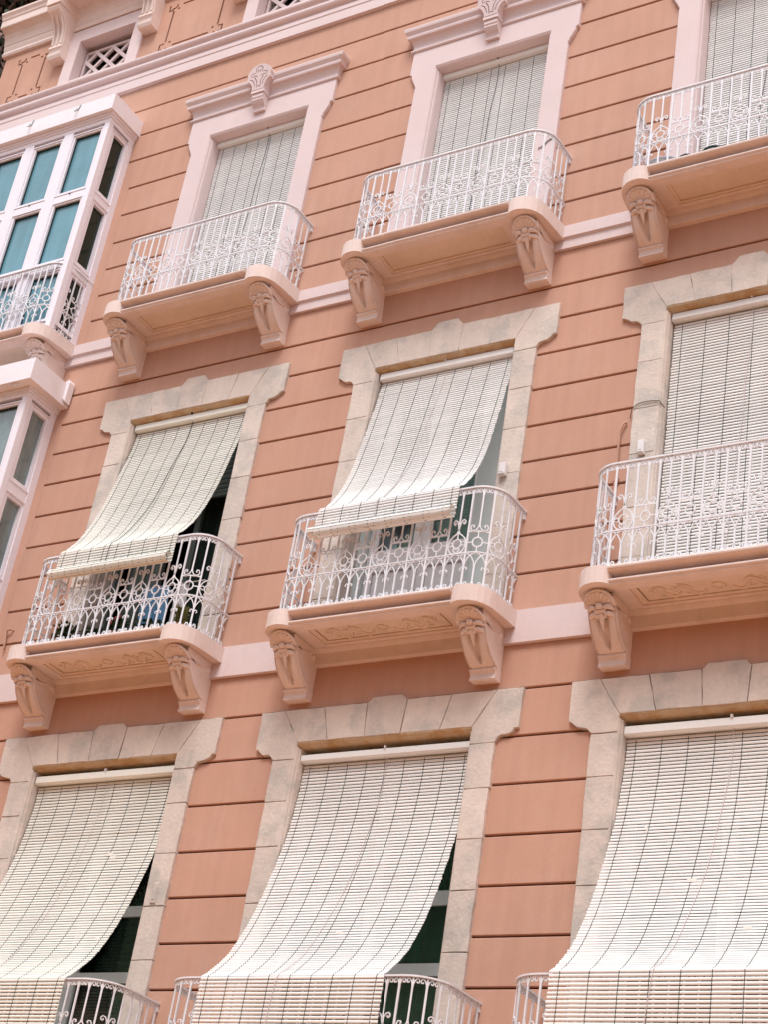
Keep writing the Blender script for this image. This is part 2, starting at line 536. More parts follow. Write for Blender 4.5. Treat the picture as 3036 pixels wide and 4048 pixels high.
# cornice
cor = [(.02, 15.53), (-.035, 15.535), (-.05, 15.565), (-.035, 15.60), (-.03, 15.62), (-.045, 15.66), (-.05, 15.70), (-.06, 15.71), (-.075, 15.79),
       (-.11, 15.855), (-.165, 15.885), (-.20, 15.89), (-.205, 15.905), (-.205, 16.01), (-.215, 16.015), (-.225, 16.05), (-.25, 16.085), (-.25, 16.115), (.02, 16.12)]
b = MB(); b.sweepx(cor[:-1] + [(.02, 16.115)], XL - .06, XR); obj('cornice', b, M_SOFF, bld)
for c in FW:
    m = MB()          # projecting balcony slab over each frieze window
    m.box(c - .83, c + .83, -.43, -.2, 15.93, 16.10)
    m.box(c - .60, c + .60, -.40, -.02, 15.86, 15.93)
    obj('cornice_slab', m, M_SOFF, bld)
    for s in (-1, 1):
        x = c + s * .715
        m = MB()
        m.box(x - .115, x + .115, -.40, -.02, 15.72, 15.925)
        pr = [(-.37, 15.72), (-.385, 15.68), (-.36, 15.64), (-.27, 15.60), (-.20, 15.52), (-.165, 15.42), (-.15, 15.30), (-.145, 15.22), (.0, 15.22), (.0, 15.72)]
        m.sweepx(pr, x - .10, x + .10, False)
        for q in (-.07, 0, .07):
            m.tube([(x + q, -.37, 15.68), (x + q, -.28, 15.60), (x + q, -.205, 15.51), (x + q, -.17, 15.40), (x + q, -.152, 15.24)], .018, 5)
        m.sweepx([(0, 15.22), (-.16, 15.22), (-.17, 15.18), (-.15, 15.16), (-.14, 15.13), (-.155, 15.11), (-.15, 15.07), (-.13, 15.03), (0, 15.03)], x - .105, x + .105)
        obj('cornice_console', m, M_SOFF, bld)
m = MB(); m.box(XL + .35, XR, .06, .5, 16.1, 18.2); obj('parapet', m, M_WALL, bld)
# frieze windows
for c in FW:
    fwn = empty('frieze_window', (c, 0, 14.6), bld)
    m = MB()
    m.plate([(c - .615, 14.565), (c + .615, 14.565), (c + .615, 15.50), (c - .615, 15.50)], -.035, .10, [[(c - .44, 14.64), (c + .44, 14.64), (c + .44, 15.305), (c - .44, 15.305)]])
    obj('frame', m, M_TRIM, fwn)
    m = MB()
    hw, z0, z1 = .415, 14.645, 15.22
    for k in range(-3, 4):
        x = k * .262
        for s in (1, -1):
            pts = []
            for i in range(201):
                t = i / 200
                xx, zz = x + s * (t - .5) * (z1 - z0) * 1.0, z0 + t * (z1 - z0)
                if abs(xx) <= hw: pts.append((c + xx, .13 + .004 * s, zz))
            if len(pts) > 1: m.tube([pts[0], pts[-1]], .033, 4, (0, -1, 0), .018)
    m.plate([(c - .44, z0 - .02), (c + .44, z0 - .02), (c + .44, z1 + .02), (c - .44, z1 + .02)], .12, .15, [[(c - .405, z0 + .02), (c + .405, z0 + .02), (c + .405, z1 - .02), (c - .405, z1 - .02)]])
    obj('lattice', m, M_TRIM, fwn)
    m = MB(); m.box(c - .44, c + .44, .24, .25, 14.6, 15.32); obj('pane', m, M_PANEG, fwn)

# ------------------------------------------------------------------ window surrounds
def mirror(p): return [(-x, z) for x, z in p][::-1]
EAR_M = [(1.133, None)]
def surround_stone(col, key):
    r = ROW[key]; c = C[col]
    ho, hj, hc, zo, ze, zt = (r[k] for k in ('ho', 'hj', 'hc', 'zo', 'ze', 'zt'))
    e = empty('window_surround', (c, 0, r['zs']), bld)
    J = .0028 if key == 'b' else .0009
    def stone(poly, y=None):
        m = MB()
        y = -.032 + random.uniform(-.003, .002) if y is None else y
        q = []
        for i in range(len(poly)):
            a, b_ = Vector(poly[i]), Vector(poly[(i + 1) % len(poly)])
            q.append(tuple(a + Vector((random.uniform(-.002, .002), random.uniform(-.002, .002)))))
            n = int((b_ - a).length / .075)
            t = (b_ - a).normalized(); nn = Vector((-t.y, t.x))
            for k in range(1, n):
                q.append(tuple(a.lerp(b_, k / n) + nn * random.uniform(-.0032, .0032)))
        m.plate([(c + x, z) for x, z in q], y, .03, c=.0035)
        obj('stone', m, M_STONE, e)
    def ear_edge():
        w_ = hc - hj
        pts = [(hc, zt), (hc - .005, zt - .33), (hc - .02, ze + .10), (hc - .035, ze + .095), (hc - .055, ze + .075), (hc - .09, ze + .052), (hj + .05, ze + .045), (hj + .03, ze + .038), (hj + .012, ze + .012), (hj + .0, ze + .0)]
        return [(x + random.uniform(-.005, .004), z + random.uniform(-.004, .004)) if 0 < i < 9 else (x, z) for i, (x, z) in enumerate(pts)]
    sc = ho / .8209
    jb, jt = [.17 * sc, .53 * sc, ho], [.19 * sc, .605 * sc, ho * 1.22]
    kb = .14 * sc if key == 'b' else .10
    top = zt + .042 if key == 'b' else zt + .075
    kz = [(jb[0] - J, zo), (jt[0] - J, zt), (jt[0] - J - .012, zt + .008), (kb + .012, top - .012), (kb, top)]
    stone([(-x, z) for x, z in kz] + kz[::-1], -.035)
    for s in (1, -1):
        sg = lambda P: [(s * x, z) for x, z in P]
        stone(sg([(jb[0] + J, zo), (jb[1] - J, zo), (jt[1] - J, zt), (jt[0] + J, zt)]))
        stone(sg([(jb[1] + J, zo), (ho - J, zo), (jt[2] - J, zt), (jt[1] + J, zt)]))
        ej = ze - .005
        stone(sg([(ho, zo), (jt[2] + J, zt)] + ear_edge() + [(hj, ej), (ho, ej)]))
        zj = ej
        js = {'b': [4.95, 4.54, 4.10, 3.63, 3.1, 2.3], 'm': [8.64, 8.195, 7.75, 7.25, 6.8, 6.40]}[key]
        for z in js:
            z_ = z + random.uniform(-.03, .03) if z > js[-1] + .01 else z
            stone(sg([(ho, zj - J * 2), (hj + random.uniform(-.004, .004), zj - J * 2), (hj + random.uniform(-.006, .006), (zj + z_) / 2), (hj + random.uniform(-.004, .004), z_), (ho, z_)]))
            zj = z_
    # moulded edge of the opening and the soffit of the lintel
    m = MB()
    m.sweepx([(-.028, zo + .004)] + [(-.028 + .0, zo - .001), (-.024, zo - .012), (-.012, zo - .022), (.0, zo - .026), (.012, zo - .028), (.02, zo - .034), (.03, zo - .036), (.05, zo - .036), (.32, zo - .036), (.32, zo + .004)], c - ho + .0, c + ho - .0)
    obj('lintel_moulding', m, M_OCHRE, e)
    for s in (1, -1):
        m = MB()
        pr = [(c + s * (ho + .004), -.028), (c + s * (ho - .001), -.028), (c + s * (ho - .008), -.022), (c + s * (ho - .013), -.012), (c + s * (ho - .014), 0), (c + s * (ho - .020), .01), (c + s * (ho - .022), .02), (c + s * (ho - .022), .32), (c + s * (ho + .004), .32)]
        if s > 0: pr = pr[::-1]
        m.sweepz(pr, r['zs'] - .01, zo - .037)
        obj('jamb_moulding', m, M_STONE, e)
    return e
def surround_upper(col):
    r = ROW['u']; c = C[col]
    ho, hj, zo = r['ho'], r['hj'], r['zo']
    e = empty('window_surround', (c, 0, r['zs']), bld)
    edge = [(hj, r['zs'] + .01), (hj, 12.665), (.862, 12.672), (.864, 12.69), (.874, 12.70), (.878, 12.725), (.89, 12.745), (.91, 12.785), (.926, 12.82), (.932, 12.86), (.94, 12.872), (.955, 12.876), (.958, 12.89), (.958, 13.19)]
    poly = [(c + ho, r['zs'] + .01)] + [(c + x, z) for x, z in edge] + [(c - x, z) for x, z in edge[::-1]] + [(c - ho, r['zs'] + .01), (c - ho, zo), (c + ho, zo)]
    m = MB(); m.plate(poly, -.042, .03, c=.006); obj('architrave', m, M_TRIM, e)
    m = MB()
    m.sweepx([(-.035, zo + .004), (-.038, zo - .004), (-.030, zo - .018), (-.01, zo - .028), (.01, zo - .03), (.03, zo - .034), (.32, zo - .034), (.32, zo + .004)], c - ho, c + ho)
    obj('lintel_moulding', m, M_TRIM, e)
    for s in (1, -1):
        m = MB()
        pr = [(c + s * (ho + .004), -.038), (c + s * (ho - .003), -.038), (c + s * (ho - .012), -.028), (c + s * (ho - .016), -.01), (c + s * (ho - .026), 0), (c + s * (ho - .03), .02), (c + s * (ho - .03), .32), (c + s * (ho + .004), .32)]
        if s > 0: pr = pr[::-1]
        m.sweepz(pr, r['zs'], zo - .035)
        obj('jamb_moulding', m, M_TRIM, e)
    # frieze and crown with mitred returns: rings of (half width, front y, z)
    m = MB()
    ring = [(.975, -.052, 13.187), (.985, -.062, 13.20), (.985, -.062, 13.212), (.972, -.05, 13.222), (.968, -.046, 13.24), (.968, -.048, 13.27), (.975, -.058, 13.30), (.985, -.075, 13.325),
            (.992, -.09, 13.335), (1.018, -.112, 13.342), (1.026, -.118, 13.36), (1.026, -.118, 13.378), (1.02, -.112, 13.386), (1.03, -.122, 13.40), (1.05, -.14, 13.425), (1.055, -.145, 13.45), (1.055, -.145, 13.468), (.96, .02, 13.475)]
    for i in range(len(ring) - 1):
        (a, ya, za), (b_, yb, zb) = ring[i], ring[i + 1]
        v = [(c - a, .02, za), (c - a, ya, za), (c + a, ya, za), (c + a, .02, za), (c - b_, .02, zb), (c - b_, yb, zb), (c + b_, yb, zb), (c + b_, .02, zb)]
        m.add(v, [(0, 1, 5, 4), (1, 2, 6, 5), (2, 3, 7, 6)])
    m.add([(c - .975, .02, 13.187), (c + .975, .02, 13.187), (c + .975, -.052, 13.187), (c - .975, -.052, 13.187)], [(0, 3, 2, 1)][::-1])
    obj('crown_moulding', m, M_TRIM, e)
    # keystone: palmette block leaning outwards on a stepped bracket
    m = MB()
    def kf(x, z):      # tilt: more projection at the top
        return -.175 - (z - 13.29) * .16
    out = [(-.075, 13.255), (.075, 13.255), (.082, 13.30), (.10, 13.345), (.128, 13.375), (.155, 13.385), (.15, 13.43), (.158, 13.47), (.128, 13.525), (.075, 13.565), (0, 13.585), (-.075, 13.565), (-.128, 13.525), (-.158, 13.47), (-.15, 13.43), (-.155, 13.385), (-.128, 13.375), (-.10, 13.345), (-.082, 13.30)]
    gw = .011
    def mm(p): return [line_poly(p, gw), line_poly([(-x, z) for x, z in p], gw)]
    kh = mm([(.115, 13.405), (.085, 13.39), (.062, 13.355), (.048, 13.30)]) + mm([(.024, 13.30), (.026, 13.36), (.05, 13.41), (.062, 13.42)]) + \
        mm([(.018, 13.425), (.06, 13.44), (.098, 13.43), (.105, 13.46), (.075, 13.475), (.052, 13.47)]) + [line_poly([(-.036, 13.475), (-.044, 13.52), (-.02, 13.55), (0, 13.557), (.02, 13.55), (.044, 13.52), (.036, 13.475)], gw)] + \
        [line_poly([(-.03, 13.285), (0, 13.30), (.03, 13.285)], gw)] + mm([(.012, 13.475), (.014, 13.51)])
    m2 = MB(); m2.plate(out, 0, .02, kh, back=False)
    o_ = len(m.v)
    m2.v = [(c + x, kf(x, z) + y, z) for x, y, z in m2.v]
    m.v += m2.v; m.f += [tuple(i + o_ for i in f) for f in m2.f]; m.sm += m2.sm; m.mi += m2.mi
    n = len(out)
    m.add([(c + x, kf(x, z) + .02, z) for x, z in out] + [(c + x, .0, z) for x, z in out], [tuple(range(n))] + [(i, i + n, (i + 1) % n + n, (i + 1) % n) for i in range(n)])
    m.box(c - .085, c + .085, -.165, .0, 13.215, 13.257)
    m.sweepx([(0, 13.215), (-.145, 13.215), (-.15, 13.20), (-.15, 13.165), (-.14, 13.15), (-.14, 13.13), (-.115, 13.10), (-.085, 13.075), (-.075, 13.05), (-.075, 13.02), (0, 13.02)], c - .075, c + .075)
    obj('keystone', m, M_TRIM, e)
    return e
for i in range(3):
    surround_upper(i)
    surround_stone(i, 'm')
    surround_stone(i, 'b')

# ------------------------------------------------------------------ balconies
HX, DP, RC, RH = 1.035, .47, .21, .94
SIDE, ARC_, FR = DP - RC, RC * PI / 2, HX - RC
SX = 1.0
def path(s):
    """point and outward normal on the railing line at arclength s from the middle of the front"""
    g = 1 if s >= 0 else -1
    a = abs(s)
    if a <= FR: return (s, -DP), (0, -1)
    if a <= FR + ARC_:
        t = (a - FR) / RC
        return (g * (FR + RC * math.sin(t)), -DP + RC - RC * math.cos(t)), (g * math.sin(t), -math.cos(t))
    return (g * HX, -DP + RC + (a - FR - ARC_)), (g, 0)
def rail_tube(m, pts, r, n=4, r2=None):
    P, Nn = [], []
    for s, z in pts:
        (x, y), (nx, ny) = path(s * SX)
        P.append((x, y, z)); Nn.append((nx, ny, 0))
    m.tube(P, r, n, Nn, r2)
def rel(s0, pts, sg=1): return [(s0 + sg * a, b_) for a, b_ in pts]
TOPS = [(.0, RH - .105), (.004, RH - .065), (.012, RH - .036), (.024, RH - .018), (.036, RH - .022), (.041, RH - .038), (.036, RH - .052), (.026, RH - .050), (.025, RH - .040)]
def coll(r0, cx, cz, a0, turns, n=9):
    return [(cx + r0 * (1 - .62 * i / n) * math.cos(math.radians(a0) + turns * 2 * PI * i / n), cz + r0 * (1 - .62 * i / n) * math.sin(math.radians(a0) + turns * 2 * PI * i / n)) for i in range(n + 1)]
def full_bar(s):
    m = MB()
    rail_tube(m, [(s, .02), (s, RH - .01)], .0105, 4, .0075)
    for g in (1, -1):
        rail_tube(m, rel(s, TOPS, g), .0062, 4)
        rail_tube(m, rel(s, [(0, .10), (.005, .065), (.014, .036), (.026, .024), (.040, .03), (.046, .048), (.040, .066), (.028, .068), (.022, .056), (.028, .048)], g), .0066, 4)
        rail_tube(m, rel(s, [(0, .165), (.006, .19), (.018, .203), (.029, .196), (.031, .183), (.023, .177)], g), .0058, 4)
        rail_tube(m, rel(s, [(0, .205), (.01, .25), (.032, .292), (.062, .32), (.09, .332)], g), .0062, 4)
    return m
def low_bar(s):
    m = MB()
    rail_tube(m, [(s, .06), (s, .21)], .0095, 4, .007)
    for g in (1, -1):
        rail_tube(m, rel(s, [(0, .08), (.008, .045), (.026, .022)], g), .007, 4)
        rail_tube(m, rel(s, [(0, .20), (.01, .25), (.032, .292), (.062, .32), (.09, .332)], g), .0062, 4)
    return m
def up_bar(s, big):
    m = MB()
    rail_tube(m, [(s, .60 if big else .585), (s, RH - .01)], .0085, 4, .0065)
    for g in (1, -1):
        rail_tube(m, rel(s, TOPS, g), .0062, 4)
        if big:
            rail_tube(m, rel(s, [(0, .545), (.004, .58), (.011, .615), (.024, .642), (.042, .648), (.054, .634), (.053, .616), (.042, .607), (.034, .617), (.039, .626)], g), .0064, 4)
        else:
            rail_tube(m, rel(s, [(0, .60), (.006, .565), (.022, .54), (.046, .530), (.066, .542), (.072, .565), (.062, .584), (.046, .583), (.041, .568), (.05, .561)], g), .0064, 4)
    return m
def ring_orn(s):
    m = MB()
    rail_tube(m, [(s + .038 * math.cos(a), .427 + .042 * math.sin(a)) for a in (2 * PI * i / 14 for i in range(15))], .0066, 4)
    for g in (1, -1):
        rail_tube(m, rel(s, [(0, .548), (.012, .522), (.038, .502), (.062, .478), (.077, .445), (.08, .415), (.072, .380), (.052, .352), (.026, .339), (0, .336)], g), .0068, 4)
        rail_tube(m, rel(s, [(.036, .433), (.055, .446), (.072, .435), (.084, .427)], g), .0052, 4)
        rail_tube(m, rel(s, [(.036, .42), (.055, .408), (.072, .418), (.084, .427)], g), .0052, 4)
        rail_tube(m, rel(s, [(0, .345), (.012, .352), (.026, .362), (.030, .376), (.02, .386), (.009, .38), (.010, .370)], g), .0056, 4)
    rail_tube(m, [(s, .468), (s, .55)], .0062, 4)
    return m
def square_orn(s):
    m = MB()
    rail_tube(m, [(s - .088, .527), (s, .527), (s + .088, .527)], .0075, 4, .006)
    rail_tube(m, [(s + .040 * math.cos(a), .427 + .043 * math.sin(a)) for a in (2 * PI * i / 14 for i in range(15))], .0074, 4)
    for a, b_ in (((-.04, .427), (-.084, .427)), ((.04, .427), (.084, .427)), ((0, .47), (0, .525)), ((0, .384), (0, .34))):
        rail_tube(m, [(s + a[0], a[1]), (s + b_[0], b_[1])], .0062, 4)
    return m
def rail_line(z, r, r2, n=4, ext=0):
    m = MB(); LT = FR + ARC_ + SIDE
    ss = [-LT, -FR - ARC_] + [-FR - ARC_ + ARC_ * i / 7 for i in range(1, 8)] + [0] + [FR + ARC_ * i / 7 for i in range(0, 8)] + [LT]
    rail_tube(m, [(s / SX, z) for s in ss], r, n, r2)
    return m
def build_rail_parts(nc=7):
    P = []
    m = rail_line(RH, .010, .022, 4)
    for g in (-1, 1):                       # turned-down end fixed to the wall
        m.tube([(g * HX, -.02, RH), (g * HX, -.012, RH - .01), (g * HX, -.012, RH - .055)], .012, 4, (1, 0, 0))
        m.box(g * HX - .012, g * HX + .012, -.03, .005, RH - .075, RH - .05)
    P.append(('handrail', m))
    m = rail_line(.018, .010, .016, 4)
    for s in (-1.38, -.75, 0, .75, 1.38):
        (x, y), _ = path(s); m.box(x - .012, x + .012, y - .012, y + .012, -.004, .02)
    P.append(('bottom_rail', m))
    P.append(('middle_rail', rail_line(.335, .007, .010, 4)))
    k = 0
    for i in range(-nc, nc + 1):
        s = i * .18
        big = (i % 2 == 0)
        P.append(('short_baluster', up_bar(s, big)))
        P.append(('lower_baluster', low_bar(s)))
        P.append(('ring_ornament', ring_orn(s)) if big else ('square_ornament', square_orn(s)))
    for i in range(-nc - 1, nc + 1):
        P.append(('baluster', full_bar((i + .5) * .18)))
    return [(n, mesh(n, m, M_IRON)) for n, m in P]
RAIL = build_rail_parts()
HX, DP, RC = 1.175, .655, .25                # the bottom row has wider, deeper railings
SIDE, ARC_, FR, SX = DP - RC, RC * PI / 2, HX - RC, .20 / .18
RAIL_B = build_rail_parts(8)

TH = .145                                   # slab thickness
EARS = [(.765, -.50), (.772, -.525), (.80, -.548), (.85, -.565), (.90, -.562), (.95, -.548), (1.0, -.515), (1.035, -.47), (1.06, -.41), (1.072, -.34), (1.085, -.2), (1.10, .02)]
def slab_meshes(ornate):
    out = []
    pl = [(-.765, -.50)] + [(.765, -.50)] + EARS[1:] + [(-x, y) for x, y in EARS[::-1]][:-1]
    m = MB()
    hole = [(-.655, -.425), (.655, -.425), (.655, -.125), (-.655, -.125)]
    m.plate(pl, -TH, -TH + .034, [hole], axis='z')
    body = [(-.765, -.43), (.765, -.43)] + EARS + [(-x, y) for x, y in EARS[::-1]]
    m.plate(body, 0.0, -TH + .0335, axis='z')
    out.append(('slab', mesh('slab', m, M_SOFF)))
    m = MB()                                # front moulding between the two rounded ends
    pr = [(-.40, .0), (-.535, .0)] + [(-.535 - .022 * math.sin(PI * i / 6), -.0225 + .0225 * math.cos(PI * i / 6)) for i in range(1, 7)] + \
         [(-.505, -.050), (-.480, -.056), (-.455, -.062), (-.455, -.094), (-.49, -.099)] + [(-.508 - .014 * math.sin(PI * i / 5), -.116 + .014 * math.cos(PI * i / 5)) for i in range(6)] + [(-.505, -.134), (-.501, -TH - .001), (-.40, -TH - .001)]
    m.sweepx(pr, -.772, .772)
    out.append(('front_moulding', mesh('front_moulding', m, M_SOFF)))
    m = MB()                                # recessed soffit panel with a stepped frame
    if ornate:
        m.plate([(-.655, -.425), (.655, -.425), (.655, -.125), (-.655, -.125)], -TH + .012, -TH + .03, [[(-.605, -.39), (.605, -.39), (.605, -.16), (-.605, -.16)]], axis='z')
        m.box(-.59, .59, -.377, -.173, -TH + .014, -TH + .033)
    else:
        m.plate([(-.655, -.425), (.655, -.425), (.655, -.125), (-.655, -.125)], -TH + .010, -TH + .03, [[(-.625, -.40), (.625, -.40), (.625, -.15), (-.625, -.15)]], axis='z')
        m.box(-.625, .625, -.40, -.15, -TH + .026, -TH + .034)
    out.append(('soffit_panel', mesh('soffit_panel', m, M_PANEL)))
    if ornate:
        m = MB()
        zz = -TH + .012
        m.tube([(.05 * math.cos(a), -.275 + .045 * math.sin(a), zz) for a in (2 * PI * i / 14 for i in range(15))], .009, 5, (0, 0, -1))
        for g in (1, -1):
            for a, b_, cc, d in ((.10, -.25, .16, 1), (.20, -.29, .16, -1), (.30, -.25, .15, 1), (.40, -.30, .12, -1)):
                pts = [(g * (a + cc * t), b_ + d * .055 * math.sin(t * 4.2), zz + .004 * t) for t in (i / 9 for i in range(10))]
                m.tube(pts, [.006 + .011 * math.sin(PI * i / 9) for i in range(10)], 5, (0, 0, -1))
                m.tube([(g * (a + cc * .9 + .02 * math.cos(q)), b_ + d * .02 + .02 * math.sin(q), zz) for q in (i * .8 for i in range(7))], .006, 5, (0, 0, -1))
                m.ball((g * (a + cc * .5), b_ + d * .075, zz), .018, .009, .006)
        out.append(('soffit_relief', mesh('soffit_relief', m, M_PANEL)))
    m = MB()                                # apron against the wall between the consoles
    m.sweepx([(.01, -TH), (-.09, -TH), (-.086, -TH - .012), (-.07, -TH - .03), (-.058, -TH - .04), (-.055, -TH - .06), (-.05, -TH - .14), (.01, -TH - .145)], -.80, .80)
    out.append(('apron', mesh('apron', m, M_SOFF)))
    return out

def console_mesh():
    m = MB()
    H_ = .46
    prof = [(-.385, -.004), (-.385, -.03), (-.375, -.07), (-.36, -.10), (-.345, -.12), (-.335, -.14), (-.325, -.165), (-.305, -.205), (-.268, -.255), (-.215, -.305), (-.15, -.345), (-.09, -.368)]
    HWc = .108
    nu = 14
    def pt(u, v):
        t = v * (len(prof) - 1); i = min(int(t), len(prof) - 2); k = t - i
        y = prof[i][0] * (1 - k) + prof[i + 1][0] * k; z = prof[i][1] * (1 - k) + prof[i + 1][1] * k
        x = (u * 2 - 1) * HWc
        a = abs(u * 2 - 1)
        d = 0
        if v > .36:                          # two ribs with a leaf-shaped hollow between them
            w_ = min(1, (v - .36) / .1)
            hol = max(0, .44 * math.sin(PI * min(1, (v - .36) / .56)) ** .8) if v < .92 else 0
            if a < hol: d = .046 * min(1, 1.7 * (1 - (a / max(hol, .01)) ** 2)) * w_
            elif a > .86: d = .010 * (a - .86) / .14
            else: d = -.006 * w_
        elif v > .26:
            d = -.012 * math.cos(a * 2.2)
        return (x, y + d * .8, z + d * .6)
    m.grid(pt, nu, 26)
    # cheeks
    ck = [(0, -.002)] + prof + [(0, -.368)]
    for g in (-1, 1):
        t = tessellate_polygon([[Vector((y, z, 0)) for y, z in ck]])
        m.add([(g * HWc, y, z) for y, z in ck], [tuple(q)[::g] for q in t])
        m.tube([(g * (HWc + .001), y + .012, z + .010) for y, z in prof[5:]], .011, 5)
        m.ball((g * (HWc - .002), -.07, -.08), .014, .045, .032)
        m.tube([(g * .03, -.385, -.118), (g * .06, -.382, -.112), (g * .09, -.365, -.116), (g * .108, -.345, -.13)], [.012, .022, .018, .006], 6)
        m.tube([(g * .03, -.355, -.158), (g * .06, -.348, -.154), (g * .085, -.335, -.16), (g * .106, -.315, -.172)], [.012, .022, .017, .005], 6)
        m.tube([(g * (HWc + .003), -.40, -.05), (g * (HWc + .003), -.33, -.085), (g * (HWc + .003), -.24, -.10), (g * (HWc + .003), -.13, -.07)], .011, 5)
    # shell fan under the slab
    def fan(u, v):
        a = PI * u
        rr = .030 + .084 * v
        fl = .012 * abs(math.sin(u * PI * 9)) * v
        return (rr * math.cos(a), -.362 - rr * math.sin(a) * .92 - fl * .5, -.104 + rr * math.sin(a) * .70 - fl)
    m.grid(fan, 54, 6)
    m.tube([(.117 * math.cos(PI * i / 16), -.366 - .117 * .92 * math.sin(PI * i / 16), -.100 + .117 * .72 * math.sin(PI * i / 16)) for i in range(17)], .013, 6)
    m.ball((0, -.392, -.108), .030, .026, .024)
    m.tube([(-.028, -.375, -.108), (.028, -.375, -.108)], .02, 6)
    m.tube([(-.045, -.36, -.135), (.045, -.36, -.135)], .022, 6)
    m.tube([(-.042, -.335, -.165), (.042, -.335, -.165)], .02, 6)
    m.tube([(0, -.34, -.15), (0, -.312, -.21), (0, -.275, -.26)], [.03, .016, .004], 6)
    # foot
    m.sweepx([(0, -.368), (-.105, -.366), (-.112, -.372), (-.112, -.388), (-.098, -.396), (-.09, -.41), (-.088, -.43), (-.094, -.448), (-.10, -H_), (0, -H_)], -.112, .112)
    return mesh('console', m, M_SOFF)
CONSOLE = console_mesh()
SLAB = {True: slab_meshes(True), False: slab_meshes(False)}

def make_balcony(cx, zt, ornate, rail_sz=1.0, wide=1.0, deep=1.0, rail=None):
    e = empty('balcony', (cx, 0, zt), bld)
    for n, me in SLAB[ornate]:
        o = obj(n, me, None, e, True); o.scale = (wide, deep, 1)
    for g in (-1, 1):
        o = obj('console', CONSOLE, None, e, True, (g * .89 * wide, 0, -TH)); o.scale = (1, 1, 1)
    for n, me in (rail or RAIL):
        o = obj(n, me, None, e, True); o.scale = (1, 1, rail_sz)
    return e
bal = {}
for i, c in enumerate([C[0] - 2.8818] + C):
    bal['u', i] = make_balcony(c, 10.31, False, .915)
    bal['m', i] = make_balcony(c, 6.41, True, 1.0)
for i, c in enumerate(C):
    bal['b', i] = make_balcony(c, 2.47, True, .87, 1.14, 1.36, RAIL_B)

# ------------------------------------------------------------------ bay windows
def bay(x_right, yf, cap, fr_top, zbot, rows, cap_front, cap_right, pane_f, pane_s, dark_reveal):
    """bay running out of frame to the left; rows = [(pane bottom, pane top)...]"""
    XLb = -14.3
    e = empty('bay_window', ((XLb + x_right) / 2, yf / 2, zbot), bld)
    m = MB(); m.box(XLb - .05, cap_right, cap_front, .02, cap[0], cap[1]); m.box(XLb - .05, cap_right - .006, cap_front + .006, .02, cap[0] + .02, cap[1] + .008)
    obj('cap', m, M_CAP, e)
    m = MB()
    for i, (a, z0, z1) in enumerate(((.035, cap[0] - .03, cap[0]), (.018, cap[0] - .055, cap[0] - .03))):
        m.box(XLb - .02, x_right + a, yf - a, .02, z0, z1)
    m.box(XLb, x_right + .004, yf - .004, .01, fr_top, cap[0] - .055)
    obj('head_moulding', m, M_PVC, e)
    # front bays: mullions .134 wide, pitch .595
    W_ = .134; pitch = .596
    xr = x_right - .0
    post = .072
    bars = MB()
    bars.box(xr - post, xr, yf, yf + post, zbot, fr_top)          # corner post
    bars.box(xr - .012, xr + .001, -.085 - .0, .0, zbot, fr_top)
    bars.box(xr - .05, xr - .002, -.06, .01, zbot, fr_top)
    obj('corner_post', bars, M_PVC, e)
    x1 = xr - post
    k = 0
    while x1 > XLb + .3:
        x0 = x1 - (pitch - W_)
        m = MB(); m.cbox(x0 - W_, x0, yf - .006, yf + .06, zbot, fr_top, .006); obj('mullion', m, M_PVC, e)
        for z0, z1 in rows:
            w_ = obj('window_frame', _frame_front(x0, x1, z0 - .05, z1 + .045, yf, .040), M_PVC, e)
            g_ = MB(); g_.plate([(x0 + .03, z0 - .02), (x1 - .03, z0 - .02), (x1 - .03, z1 + .02), (x0 + .03, z1 + .02)], yf + .035, yf + .059, [[(x0 + .049, z0 + .006), (x1 - .049, z0 + .006), (x1 - .049, z1 - .010), (x0 + .049, z1 - .010)]]); obj('gasket', g_, M_GASK, e)
            p = MB(); p.box(x0 + .035, x1 - .035, yf + .052, yf + .058, z0 - .01, z1 + .01); obj('pane', p, pane_f, e)
            h = MB(); h.box((x0 + x1) / 2 - .012, (x0 + x1) / 2 + .012, yf - .004, yf + .02, z0 - .06, z0 - .05); obj('drain_cover', h, M_DARKM, e)
        x1 = x0 - W_
        k += 1
    zr = [(rows[i][0] - .05, rows[i + 1][1] + .045) for i in range(len(rows) - 1)]
    for a, b_ in zr:
        m = MB(); m.box(XLb, xr - .005, yf + .006, yf + .058, b_ + .001, a - .001); m.box(xr - .058, xr - .006, yf + post, -.055, b_ + .001 - .02, a - .001 + .02); obj('transom', m, M_PVC, e)
    # side
    y0, y1 = yf + post, -.055
    for z0, z1 in rows:
        m = MB()
        _frame_side(m, y0, y1, z0 - .055, z1 + .052, xr)
        obj('window_frame', m, M_PVC, e)
        p = MB(); p.box(xr - .055, xr - .048, y0 + .05, y1 - .05, z0 - .02, z1 + .02); obj('pane', p, pane_s, e)
    return e
def _frame_front(x0, x1, z0, z1, yf, w_):
    m = MB()
    m.plate([(x0 + .002, z0 + .004), (x1 - .002, z0 + .004), (x1 - .002, z1 - .004), (x0 + .002, z1 - .004)], yf, yf + .06, [[(x0 + .016, z0 + .018), (x1 - .016, z0 + .018), (x1 - .016, z1 - .018), (x0 + .016, z1 - .018)]])
    m.plate([(x0 + .017, z0 + .019), (x1 - .017, z0 + .019), (x1 - .017, z1 - .019), (x0 + .017, z1 - .019)], yf + .012, yf + .06, [[(x0 + w_, z0 + w_ + .008), (x1 - w_, z0 + w_ + .008), (x1 - w_, z1 - w_), (x0 + w_, z1 - w_)]])
    return m
